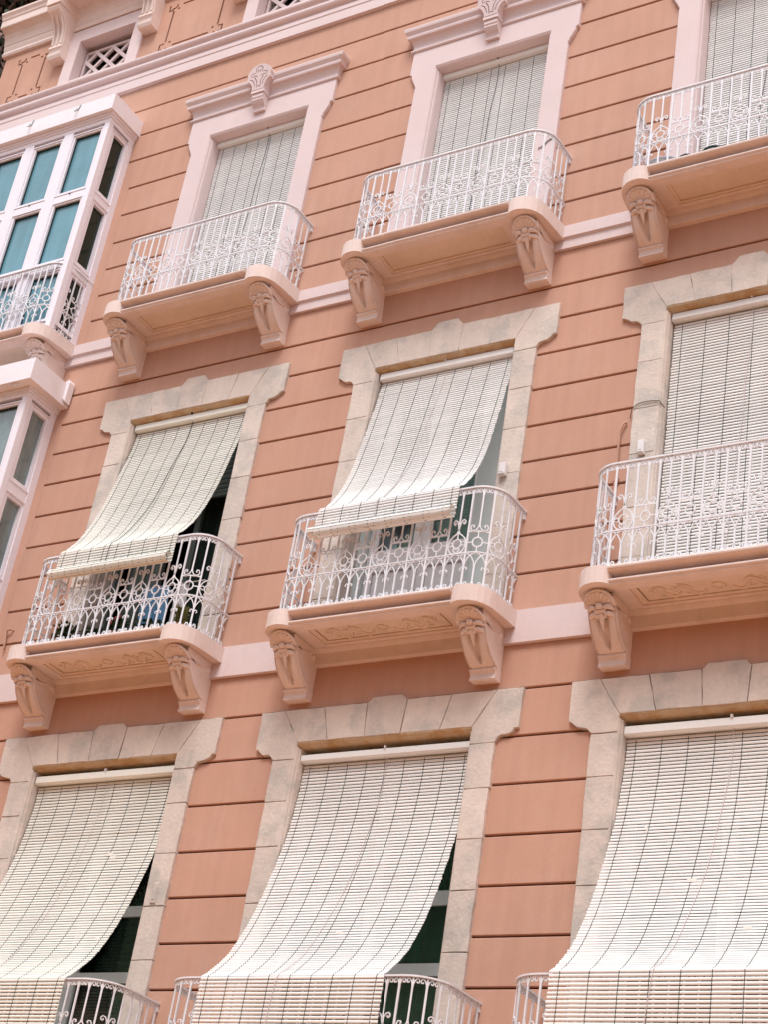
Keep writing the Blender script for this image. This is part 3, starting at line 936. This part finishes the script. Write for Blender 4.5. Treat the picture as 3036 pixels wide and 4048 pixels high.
def _frame_side(m, y0, y1, z0, z1, x):
    def fr(a, b_, d0, d1, w0, w1):
        t = MB()
        t.plate([(y0 + a, z0 + a), (y1 - a, z0 + a), (y1 - a, z1 - a), (y0 + a, z1 - a)], d0, d1, [[(y0 + b_, z0 + b_), (y1 - b_, z0 + b_), (y1 - b_, z1 - b_), (y0 + b_, z1 - b_)]])
        o = len(m.v)
        m.v += [(x - d, y, z) for y, d, z in t.v]; m.f += [tuple(i + o for i in f) for f in t.f]; m.sm += t.sm; m.mi += t.mi
    fr(.003, .014, 0, .06, 0, 0)
    fr(.0145, .058, .012, .06, 0, 0)
bay_u = bay(-12.125, -.434, (13.285, 13.50), 13.175, 10.32, [(12.265, 13.09), (11.265, 12.08), (10.45, 11.065)], -.52, -12.065, M_PANET, M_PANED, True)
bay_m = bay(-12.11, -.451, (9.515, 9.765), 9.42, 6.42, [(8.51, 9.335), (7.5, 8.297), (6.55, 7.3)], -.60, -11.985, M_PANEB, M_PANEB, False)
for x in (-12.55, -13.26):                  # iron hooks under the cap of the upper bay
    m = MB(); m.tube([(x - .055, -.515, 13.445), (x - .06, -.56, 13.42), (x - .03, -.585, 13.35), (x + .045, -.60, 13.325), (x + .065, -.60, 13.40)], .0095, 5); obj('hook', m, M_GREY, bay_u)
m = MB(); m.ball((-12.22, -.56, 9.50), .022); m.box(-12.26, -12.18, -.575, -.55, 9.503, 9.516); obj('lamp_stub', m, M_PLAST, bay_m)
m = MB(); m.plate([(-12.01, 9.62), (-11.95, 9.54), (-11.945, 9.78), (-11.965, 9.815), (-12.0, 9.80)], -.10, -.02); m.box(-11.985, -11.965, -.104, -.09, 9.77, 9.782); obj('end_bracket', m, M_CAP, bay_m)

# ------------------------------------------------------------------ balcony doors behind the blinds
def door(col, key, ms, rails, stile, right=True, split=False):
    r = ROW[key]; c = C[col]; ho = r['ho'] - .024
    e = empty('balcony_door', (c, .25, r['zs']), bld)
    z0, z1 = r['zs'], r['zo'] - .036
    m = MB()
    for g in (-1, 1):
        m.box(c + g * ho - (stile if g > 0 else 0), c + g * ho + (stile if g < 0 else 0), .21, .27, z0, z1)
    m.box(c - ho, c + ho, .211, .27, z1 - .08, z1)
    m.box(c - .06, c + .06, .209, .272, z0, z1)
    obj('frame', m, ms, e)
    for a, b_ in rails:
        m = MB(); m.box(c - ho + stile, c - .06, .214, .268, a, b_); m.box(c + .06, c + ho - stile, .214, .268, a, b_); obj('rail', m, ms, e)
    zz = [z0] + [v for ab in rails for v in ab] + [z1 - .08]
    for i in range(0, len(zz) - 1, 2):
        if zz[i + 1] - zz[i] < .05: continue
        for xa, xb in ((c - ho + stile, c - .06), (c + .06, c + ho - stile)):
            m = MB(); m.box(xa, xb, .236, .244, zz[i], zz[i + 1]); obj('pane', m, M_PANEG, e)
    return e
def curtain(name, x0, x1, z0, z1, y, ms, parent, folds=6, amp=.02):
    m = MB()
    n = folds * 6
    def f(u, v): return (x0 + (x1 - x0) * u, y + amp * math.sin(u * folds * 2 * PI) + .4 * amp * math.sin(u * 9 + v * 3), z0 + (z1 - z0) * v)
    m.grid(f, n, 3)
    return obj(name, m, ms, parent)
d = {}
for i in range(3):
    d['u', i] = door(i, 'u', M_GREY, [(11.2, 11.3)], .05)
d['b', 0] = door(0, 'b', M_GREY, [(4.705, 4.81), (4.09, 4.18), (3.525, 3.615)], .012)
d['b', 1] = door(1, 'b', M_GREY, [(4.675, 4.81), (4.10, 4.215), (3.56, 3.655)], .075)
d['b', 2] = door(2, 'b', M_GREY, [(4.675, 4.81), (4.10, 4.215), (3.56, 3.655)], .075)
for i in range(3):
    c = C[i]
    curtain('curtain', c + (.42 if i == 0 else .05), c + .76, 2.4, 5.3, .36, M_CURT, d['b', i], 3 if i == 0 else 5, .015 if i == 0 else .03)
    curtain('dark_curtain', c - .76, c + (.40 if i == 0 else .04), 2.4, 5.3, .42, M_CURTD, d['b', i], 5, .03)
for k in range(56):
    z = 2.4 + k * .05
    m = MB(); m.sweepx([(.318, z), (.300, z + .012), (.298, z + .03), (.316, z + .047)], C[0] + .40, C[0] + .79); obj('shutter_slat', m, M_CURT, d['b', 0])
# middle row, left: roller shutter half down over a dark opening
c = C[0]; e = empty('balcony_door', (c, .25, 6.41), bld)
zt_ = 9.10; n_ = 17
for k in range(n_):
    z = 8.245 + k * .053
    m = MB(); m.sweepx([(.22, z + .001), (.205, z + .004), (.197, z + .026), (.205, z + .047), (.22, z + .052)], c - .70, c + .70); obj('shutter_slat', m, M_SHUT, e)
m = MB(); m.box(c - .70, c + .70, .195, .225, 8.215, 8.245); obj('shutter_rail', m, M_SHUT, e)
m = MB(); m.box(c - .71, c - .64, .23, .30, 6.42, 8.6); m.box(c - .20, c - .14, .26, .31, 6.42, 8.25); m.box(c + .10, c + .16, .33, .37, 6.42, 8.25); obj('frame', m, M_SHUT, e)
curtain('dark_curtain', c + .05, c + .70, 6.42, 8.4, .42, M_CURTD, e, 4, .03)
curtain('dark_curtain', c - .66, c - .2, 6.42, 8.3, .40, M_SHUT, e, 4, .03)
# middle row, centre: pale grey double door with raised lower panels, right-hand frame wide
c = C[1]; e = empty('balcony_door', (c, .25, 6.41), bld)
m = MB(); m.box(c + .46, c + .625, .17, .27, 6.42, 9.12); m.box(c + .40, c + .46, .20, .27, 6.42, 9.12); m.box(c - .625, c - .705, .17, .27, 6.42, 9.12); obj('frame', m, M_GREY, e)
m = MB(); m.box(c + .625, c + .706, .19, .30, 6.42, 9.12); obj('jamb_lining', m, M_GREY, e)
for x0, x1 in ((c - .62, c - .08), (c - .075, c + .455)):
    lf = MB()
    lf.plate([(x0, 6.43), (x1, 6.43), (x1, 9.1), (x0, 9.1)], .215, .26, [[(x0 + .085, 7.33), (x1 - .085, 7.33), (x1 - .085, 9.02), (x0 + .085, 9.02)], [(x0 + .075, 6.55), (x1 - .06, 6.55), (x1 - .06, 7.12), (x0 + .075, 7.12)]])
    obj('door_leaf', lf, M_LGREY, e)
    m = MB(); m.box(x0 + .08, x1 - .065, .232, .25, 6.56, 7.11); obj('door_panel', m, M_LGREY, e)
    m = MB(); m.box(x0 + .08, x1 - .08, .236, .244, 7.33, 9.03); obj('pane', m, M_PANEG, e)
curtain('curtain', c - .55, c + .40, 7.3, 9.0, .36, M_CURT, e, 5, .03)
d['m', 2] = door(2, 'm', M_GREY, [(7.4, 7.5)], .06)

# ------------------------------------------------------------------ blinds
def resample(P, step):
    P = [Vector(p) for p in P]
    # Catmull-Rom smoothing
    Q = []
    for i in range(len(P) - 1):
        p0, p1, p2, p3 = P[max(i - 1, 0)], P[i], P[i + 1], P[min(i + 2, len(P) - 1)]
        for k in range(12):
            t = k / 12
            Q.append(.5 * ((2 * p1) + (p2 - p0) * t + (2 * p0 - 5 * p1 + 4 * p2 - p3) * t * t + (3 * p1 - p0 - 3 * p2 + p3) * t ** 3))
    Q.append(P[-1])
    out = []; acc = 0; nxt = step / 2
    for i in range(len(Q) - 1):
        seg = (Q[i + 1] - Q[i]); l = seg.length
        while nxt <= acc + l and l > 0:
            t = (nxt - acc) / l
            out.append((Q[i] + seg * t, seg.normalized()))
            nxt += step
        acc += l
    return out
def slat_mesh(hw, h, ms):
    m = MB()
    arcp = [(.0015, -h / 2), (-.0018, -h * .28), (-.0028, 0), (-.0018, h * .28), (.0015, h / 2)]
    m.sweepx(arcp, -hw, hw, True, False)
    n = len(arcp)
    back = [(.0022, -h / 2 + .0008), (.0022, h / 2 - .0008)]
    m.add([(x, y, z) for x in (-hw, hw) for y, z in (arcp[0], back[0], back[1], arcp[-1])], [(0, 1, 5, 4), (1, 2, 6, 5), (2, 3, 7, 6), (0, 3, 2, 1), (4, 5, 6, 7)])
    return mesh('slat', m, ms)
def blind(cx, hw, prof, pitch, ms, label, ncord, rail, straight=False, cord_side=.02, widen=0, xs_=0, fill=.77, pull=M_CORD, light_breaks=()):
    """prof: (y,z) polyline from the head rail down, rail: (y0,y1,z0,z1) of the head rail"""
    top = prof[0]
    e = empty('roller_blind', (cx, top[0], top[1]))
    tag(e, label, 'roller blind', 'slatted roller blinds over the balcony doors')
    base = Vector((cx, top[0], top[1]))
    m = MB(); m.cbox(cx - hw - .006, cx + hw + .006, rail[0], rail[1], rail[2], rail[3], .008)
    obj('head_rail', m, ms, e)
    pts = resample(prof, pitch)
    me = slat_mesh(hw, pitch * fill, ms)
    N = len(pts)
    for i, (p, t) in enumerate(pts):
        ang = math.atan2(t.x, -t.y)
        o = bpy.data.objects.new('slat', me)
        COL.objects.link(o); o.parent = e
        k = i / N
        o.location = Vector((cx + xs_ * k + random.uniform(-.003, .003), p.x, p.y)) - base
        o.rotation_euler = (ang + random.uniform(-.02, .02), random.uniform(-.0006, .0006), 0)
        o.scale = (1 + widen * k, 1, 1)
        if random.random() < .05:
            o.location.x += random.uniform(-.007, .007); o.rotation_euler.y += random.uniform(-.002, .002)
        elif random.random() < .06:
            o.rotation_euler.x += random.uniform(-.14, .14)
    for px_, pz_, pw_ in light_breaks:            # pale boxes standing for bright light showing at slat breaks
        i = min(range(N), key=lambda q: abs(pts[q][0].y - pz_))
        p, t = pts[i]
        m = MB()
        for a, b_, dz in ((-pw_, pw_ * .2, 0), (-pw_ * .3, pw_, -pitch * .95)):
            m.box(cx + px_ + a, cx + px_ + b_, p.x - .011, p.x - .004, p.y + dz - pitch * .42, p.y + dz + pitch * .40)
        obj('slat_break_light', m, M_BREAKLIGHT, e)
    for j in range(ncord):
        u = -1 + 2 * (j + .35) / (ncord - .3)
        x = cx + u * hw
        m = MB()
        cp = []
        for i, (p, t) in enumerate(pts):
            nx, nz = t.y, -t.x                # outward (street side)
            k = i / N
            cp.append((cx + xs_ * k + u * hw * (1 + widen * k) + random.uniform(-.0012, .0012), p.x + nx * .0035, p.y + nz * .0035))
            sg_ = pitch * .5
            cp.append((cx + xs_ * k + u * hw * (1 + widen * k), p.x + t.x * sg_ - nx * .003, p.y + t.y * sg_ - nz * .003))
        m.tube(cp, .0030, 4, (0, -1, 0), None, False, False)
        obj('ladder_cord', m, M_CORD, e)
    m = MB(); cp = []
    for i, (p, t) in enumerate(pts):
        nx, nz = t.y, -t.x
        k = i / N
        cp.append((cx + cord_side * hw - .22 * hw * k ** 1.3 + xs_ * k + .006 * math.sin(i * .2), p.x + nx * .013, p.y + nz * .013))
    m.tube([(cx + cord_side * hw + .004, rail[0] - .006, rail[3])] + cp, .0028, 4, (0, -1, 0), None, False)
    m.box(cx + cord_side * hw - .006, cx + cord_side * hw + .010, rail[0] - .012, rail[0] + .01, rail[3] - .008, rail[3] + .018)
    obj('pull_cord', m, pull, e)
    return e
def spiral(cy, cz, r0, r1, a0, turns, n=22):
    return [(cy + (r0 + (r1 - r0) * i / n) * math.cos(a0 + turns * 2 * PI * i / n), cz + 1.0 * (r0 + (r1 - r0) * i / n) * math.sin(a0 + turns * 2 * PI * i / n)) for i in range(n + 1)]
UPW = 'white slatted blind hanging straight down in the '
for i, (nm, pt_) in enumerate((('top row window beside the bay window', .0270), ('top row window left of the basin balcony', .0270), ('top right window above the pale basin', .0270))):
    blind(C[i], .615, [(.13, 12.82), (.135, 12.0), (.137, 11.2), (.14, 10.36)], pt_, M_SLATW, UPW + nm, 8 if i < 2 else 7, (.07, .17, 12.825, 12.878), True, .02 if i else .1, fill=.77)
vert = [(-.512, 7.335), (-.516, 7.22)]
blind(C[0], .69, [(.075, 9.045), (.045, 8.83), (-.03, 8.52), (-.115, 8.18), (-.21, 7.88), (-.33, 7.61), (-.45, 7.43), (-.495, 7.385), (-.512, 7.345), (-.514, 7.25), (-.517, 7.10)] + spiral(-.565, 7.10, .05, .043, 0, -1.35),
      .0275, M_SLATC, 'cream slatted blind draped over the left middle railing with rolled lower end', 9, (.02, .11, 9.055, 9.125), cord_side=.02)
blind(C[1], .69, [(.075, 9.045), (.035, 8.83), (-.02, 8.55), (-.095, 8.22), (-.17, 7.93), (-.28, 7.66), (-.43, 7.43), (-.49, 7.385), (-.508, 7.345), (-.51, 7.25), (-.513, 7.12)] + spiral(-.565, 7.10, .055, .045, 0, -1.35),
      .0274, M_SLATW, 'white slatted blind draped over the centre middle railing with rolled lower end', 8, (.02, .11, 9.055, 9.125), cord_side=.0, pull=M_CORDL)
blind(C[2], .695, [(.09, 9.04), (.095, 8.2), (.1, 7.3), (.11, 6.46)], .0284, M_SLATW, 'white slatted blind hanging straight inside the right middle row stone window', 7, (.03, .12, 9.055, 9.125), True, .0, pull=M_CORDL)
BP = [(.085, 5.275), (.080, 5.03), (.02, 4.63), (-.10, 4.23), (-.245, 3.86), (-.425, 3.55), (-.62, 3.345), (-.685, 3.295), (-.698, 3.25), (-.70, 3.0), (-.70, 2.55)]
blind(C[0], .785, [(y, z) for y, z in BP], .0283, M_SLATC, 'cream slatted blind billowing over the bottom left balcony railing', 8, (.02, .12, 5.285, 5.355), cord_side=.02, pull=M_CORDL, fill=.77, light_breaks=[(.336, 4.548, .045), (.69, 3.72, .03)])
blind(C[1], .79, [(y, z) for y, z in BP], .0283, M_SLATW, 'white slatted blind billowing over the bottom centre balcony railing', 9, (.02, .12, 5.285, 5.345), cord_side=.02, pull=M_CORDL, fill=.77, light_breaks=[(.117, 3.715, .04)])
blind(C[2], .79, [(y - (.03 if z < 4.9 else 0) * min(1, (4.9 - z) / 1.2), z) for y, z in BP], .0286, M_SLATW, 'white slatted blind billowing over the bottom right balcony railing', 8, (.02, .12, 5.285, 5.355), cord_side=.05, pull=M_CORDL, widen=.03, fill=.77, light_breaks=[(-.072, 4.078, .055), (-.53, 4.538, .015), (.413, 3.666, .045)])

# ------------------------------------------------------------------ small things on the balconies and the wall
def boxthing(name, x, z, w_, h_, ms, label, cat, y=-.035, dp=.05):
    m = MB(); m.cbox(x - w_ / 2, x + w_ / 2, y - dp, y, z - h_ / 2, z + h_ / 2, .008)
    m.box(x - w_ / 2 + .012, x + w_ / 2 - .012, y - dp - .003, y - dp + .001, z - h_ * .3, z + h_ * .3)
    o = obj(name, m, ms); tag(o, label, cat); return o
boxthing('junction_box', C[1] + .80, 7.775, .062, .115, M_PLAST, 'small white box on the right stone jamb beside the pale grey door', 'junction box')
boxthing('junction_box', C[2] - .828, 7.76, .055, .12, M_PLAST, 'small white box with dark edge on the left stone jamb above the right railing', 'junction box')
boxthing('wall_plate', C[0] + .922, 4.19, .06, .18, M_STONE, 'pale narrow plate on the stone jamb right of the bottom left blind', 'plate', -.034, .012)
for o_ in bpy.data.objects:
    if o_.name.startswith('junction_box'): o_['group'] = 'white boxes screwed to the window jambs'
m = MB(); m.tube([(C[2] - 1.0, -.012, 8.06), (C[2] - 1.02, -.03, 8.045), (C[2] - 1.045, -.03, 7.98), (C[2] - 1.045, -.03, 7.2), (C[2] - 1.045, -.03, 6.45)], .011, 6)
m.box(C[2] - 1.07, C[2] - 1.02, -.03, 0, 7.5, 7.53)
tag(obj('wall_pipe', m, M_PIPE), 'thin salmon painted pipe on the wall left of the right middle row window', 'pipe')
m = MB(); m.tube([(C[2] - .975, -.008, 8.10), (C[2] - .95, -.045, 8.165), (C[2] - .91, -.045, 8.20), (C[2] - .85, -.045, 8.213), (C[2] - .78, -.045, 8.21), (C[2] - .715, -.04, 8.20), (C[2] - .705, .05, 8.19)], .0042, 5)
tag(obj('cable', m, M_BARK), 'dark cable crossing the left stone jamb of the right middle row window', 'cable')
m = MB(); m.tube([(C[1] + .86, -.044, 11.45), (C[1] + .80, -.05, 11.43), (C[1] + .74, -.05, 11.37), (C[1] + .70, -.05, 11.36)], .005, 5)
tag(obj('cable', m, M_DARKM), 'short cable stub on the pale architrave behind the top middle railing', 'cable')
m = MB(); m.tube([(-11.855, .0, 6.912), (-11.86, -.03, 6.912), (-11.915, -.03, 6.905), (-11.895, -.03, 6.76), (-11.895, -.03, 6.70)], .010, 5)
tag(obj('wall_hook', m, M_PIPE), 'small bent salmon painted conduit on the wall below the lower bay window', 'conduit')
# lathe helper for pots and the basin
def lathe(m, cx, cy, prof, n=18):
    k = len(prof)
    v = [(cx + r * math.cos(2 * PI * i / n), cy + r * math.sin(2 * PI * i / n), z) for i in range(n) for r, z in prof]
    m.add(v, [(i * k + j, ((i + 1) % n) * k + j, ((i + 1) % n) * k + j + 1, i * k + j + 1) for i in range(n) for j in range(k - 1)], True)
m = MB(); lathe(m, C[2] - .74, -.22, [(.0, 10.33), (.16, 10.33), (.185, 10.40), (.20, 10.47), (.212, 10.475), (.21, 10.485), (.195, 10.48), (.17, 10.39), (0, 10.36)])
tag(obj('basin', m, M_BASIN), 'pale blue plastic basin on the floor of the top right balcony', 'basin')
m = MB(); pts = [(C[2] - .52 + .035 * i, -.50 - .012 * math.sin(i), 10.33 + .012 * math.sin(i * .9) + .003 * i) for i in range(13)]; m.tube(pts, .011, 5)
tag(obj('hose', m, M_CORD), 'black hose lying along the front edge of the top right balcony', 'hose')
m = MB()
for k in range(9): m.ball((C[2] + .04 + random.uniform(-.04, .04), -.42 + random.uniform(-.02, .02), 10.345 + random.uniform(0, .06)), .02, .015, .02, 5, 3)
tag(obj('dried_clump', m, M_BARK), 'small brown dried clump behind the top right railing', 'plant debris')
def plant(x, y, z, h, w_, n, leaf, label, flowers=0, spiky=False):
    e = empty('potted_plant', (x, y, z)); tag(e, label, 'potted plant', 'plants on the left middle row balcony')
    m = MB(); lathe(m, x, y, [(0, z), (.06, z), (.075, z + .11), (.085, z + .115), (.085, z + .135), (.07, z + .135), (.065, z + .12), (0, z + .12)], 14); obj('pot', m, M_POT, e)
    m = MB()
    for i in range(n):
        a = random.uniform(0, 2 * PI); t = random.random()
        if spiky:
            p0 = Vector((x, y, z + .12 + random.uniform(0, h * .6))); dr = Vector((math.cos(a) * .6, math.sin(a) * .6, random.uniform(.5, 1.2))).normalized() * random.uniform(.07, .13)
        else:
            p0 = Vector((x + math.cos(a) * w_ * t, y + math.sin(a) * w_ * .6 * t, z + .10 + random.uniform(0, h))); dr = Vector((random.uniform(-1, 1), random.uniform(-1, 1), random.uniform(-.5, .8))).normalized() * random.uniform(.04, .07)
        sd_ = dr.cross(Vector((random.uniform(-1, 1), random.uniform(-1, 1), 1))).normalized() * (.008 if spiky else .02)
        m.add([p0, p0 + dr * .5 + sd_, p0 + dr, p0 + dr * .5 - sd_], [(0, 1, 2, 3)])
    obj('foliage', m, leaf, e)
    m = MB(); m.tube([(x, y, z + .1), (x + .01, y, z + .1 + h * .8)], .006, 5); obj('stem', m, M_BARK, e)
    for i in range(flowers):
        m = MB(); m.ball((x + random.uniform(-.07, .07), y - .05, z + .15 + random.uniform(.05, h)), .02, .02, .02, 6, 4); obj('flower', m, M_FLOW, e)
plant(C[0] - .60, -.28, 6.415, .20, .13, 220, M_LEAF, 'bushy dark green potted plant behind the left end of the left middle railing')
plant(C[0] - .28, -.25, 6.415, .13, .12, 160, M_LEAF, 'low dark potted plant between the bushy plant and the pink flowers')
plant(C[0] + .02, -.27, 6.415, .17, .10, 140, M_LEAF, 'potted plant with pink flowers in the middle of the left balcony', 5)
plant(C[0] + .36, -.26, 6.415, .14, .12, 160, M_LEAF, 'low leafy potted plant in front of the blue cloth')
plant(C[0] + .72, -.27, 6.415, .24, .08, 240, M_LEAFY, 'yellowish upright potted plant near the right corner of the left balcony', 0, True)
m = MB()
def bl(u, v): return (C[0] + .02 + .30 * u, -.05 + .02 * math.sin(u * 14) + .01 * math.sin(v * 5), 6.50 + .62 * v)
m.grid(bl, 24, 4); 
o_ = obj('blue_towel', m, M_BLUE); tag(o_, 'blue cloth hanging behind the left middle row railing below the rolled blind', 'towel')
m = MB(); m.tube([(C[0] - .72, -.05, 7.13), (C[0] + .72, -.05, 7.13)], .006, 5); tag(obj('clothes_line', m, M_CORDL), 'thin line strung across the left middle row doorway', 'clothes line')
m = MB()
def bl2(u, v): return (C[0] + .40 + .16 * u, -.05 + .015 * math.sin(u * 11), 6.62 + .50 * v)
m.grid(bl2, 14, 4); tag(obj('grey_towel', m, M_LGREY), 'grey cloth hanging right of the blue cloth on the left balcony', 'towel')

# ------------------------------------------------------------------ house added behind the camera to block low sky (seen only in window glass)
OH = 11.0
ob = empty('added_opposite_building', (-8, -17, -1.6)); tag(ob, 'brownish house added behind the viewer to block low sky', 'building')
m = MB()
oh = [[(x, z), (x + 1.2, z), (x + 1.2, z + 2.3), (x, z + 2.3)] for x in [-38 + 3.2 * i for i in range(18)] for z in (1.8, 5.0, 8.1)]
m.plate([(-40, -1.6), (20, -1.6), (20, OH), (-40, OH)], -16.0, -16.3, [h for h in oh])
m.box(-40, 20, -26, -16.3, -1.6, OH)
m.box(-40.2, 20.2, -26, -15.7, OH, OH + .4)
obj('wall', m, M_OPP, ob)
for h in oh:
    m = MB(); m.box(h[0][0] + .01, h[1][0] - .01, -16.29, -16.25, h[0][1] + .01, h[2][1] - .01); obj('window', m, M_PANED, ob)

# ------------------------------------------------------------------ tree past the left end of the building
tr = empty('tree', (-18.6, 2.2, -1.6)); tag(tr, 'tall tree with mottled green and dusty pink foliage past the left end of the building', 'tree')
TX, TY = -18.6, 2.2
m = MB()
m.tube([(TX, TY, -1.6), (TX + .1, TY, 4), (TX - .1, TY + .1, 9), (TX + .2, TY, 14), (TX + .3, TY, 19)], [.42, .36, .3, .2, .06], 9)
obj('trunk', m, M_BARK, tr)
for k in range(10):
    a = k * 2.4; z = 8 + k * 1.05
    m = MB(); m.tube([(TX, TY, z), (TX + 1.2 * math.cos(a), TY + 1.2 * math.sin(a), z + 1.0), (TX + 2.4 * math.cos(a), TY + 2.3 * math.sin(a), z + 2.2)], [.12, .08, .03], 6); obj('branch', m, M_BARK, tr)
rng = random.Random(3)
cl = [(rng.gauss(0, 1.15), rng.gauss(0, 1.3), rng.uniform(-6, 5.5)) for _ in range(150)]
for nm, ms, n in (('crown', M_TLEAF, 60000), ('blossom', M_TLEAFP, 36000)):
    m = MB(); vv = []; ff = []
    while len(ff) < n:
        q = cl[rng.randrange(150)]
        if nm == 'blossom' and q[2] < rng.uniform(.2, 4): continue
        p = Vector((TX + q[0] + rng.gauss(0, .38), TY + q[1] + rng.gauss(0, .38), 15 + q[2] + rng.gauss(0, .38)))
        if p.x > -15.0: continue
        a = Vector((rng.uniform(-1, 1), rng.uniform(-1, 1), rng.uniform(-1, 1))).normalized() * rng.uniform(.05, .11)
        b_ = a.cross(Vector((rng.uniform(-1, 1), rng.uniform(-1, 1), rng.uniform(-1, 1)))).normalized() * rng.uniform(.03, .06)
        o2 = len(vv)
        vv += [p - a, p + b_, p + a, p - b_]; ff.append((o2, o2 + 1, o2 + 2, o2 + 3))
    m.add(vv, ff)
    tag(obj(nm, m, ms, tr), kind='stuff')
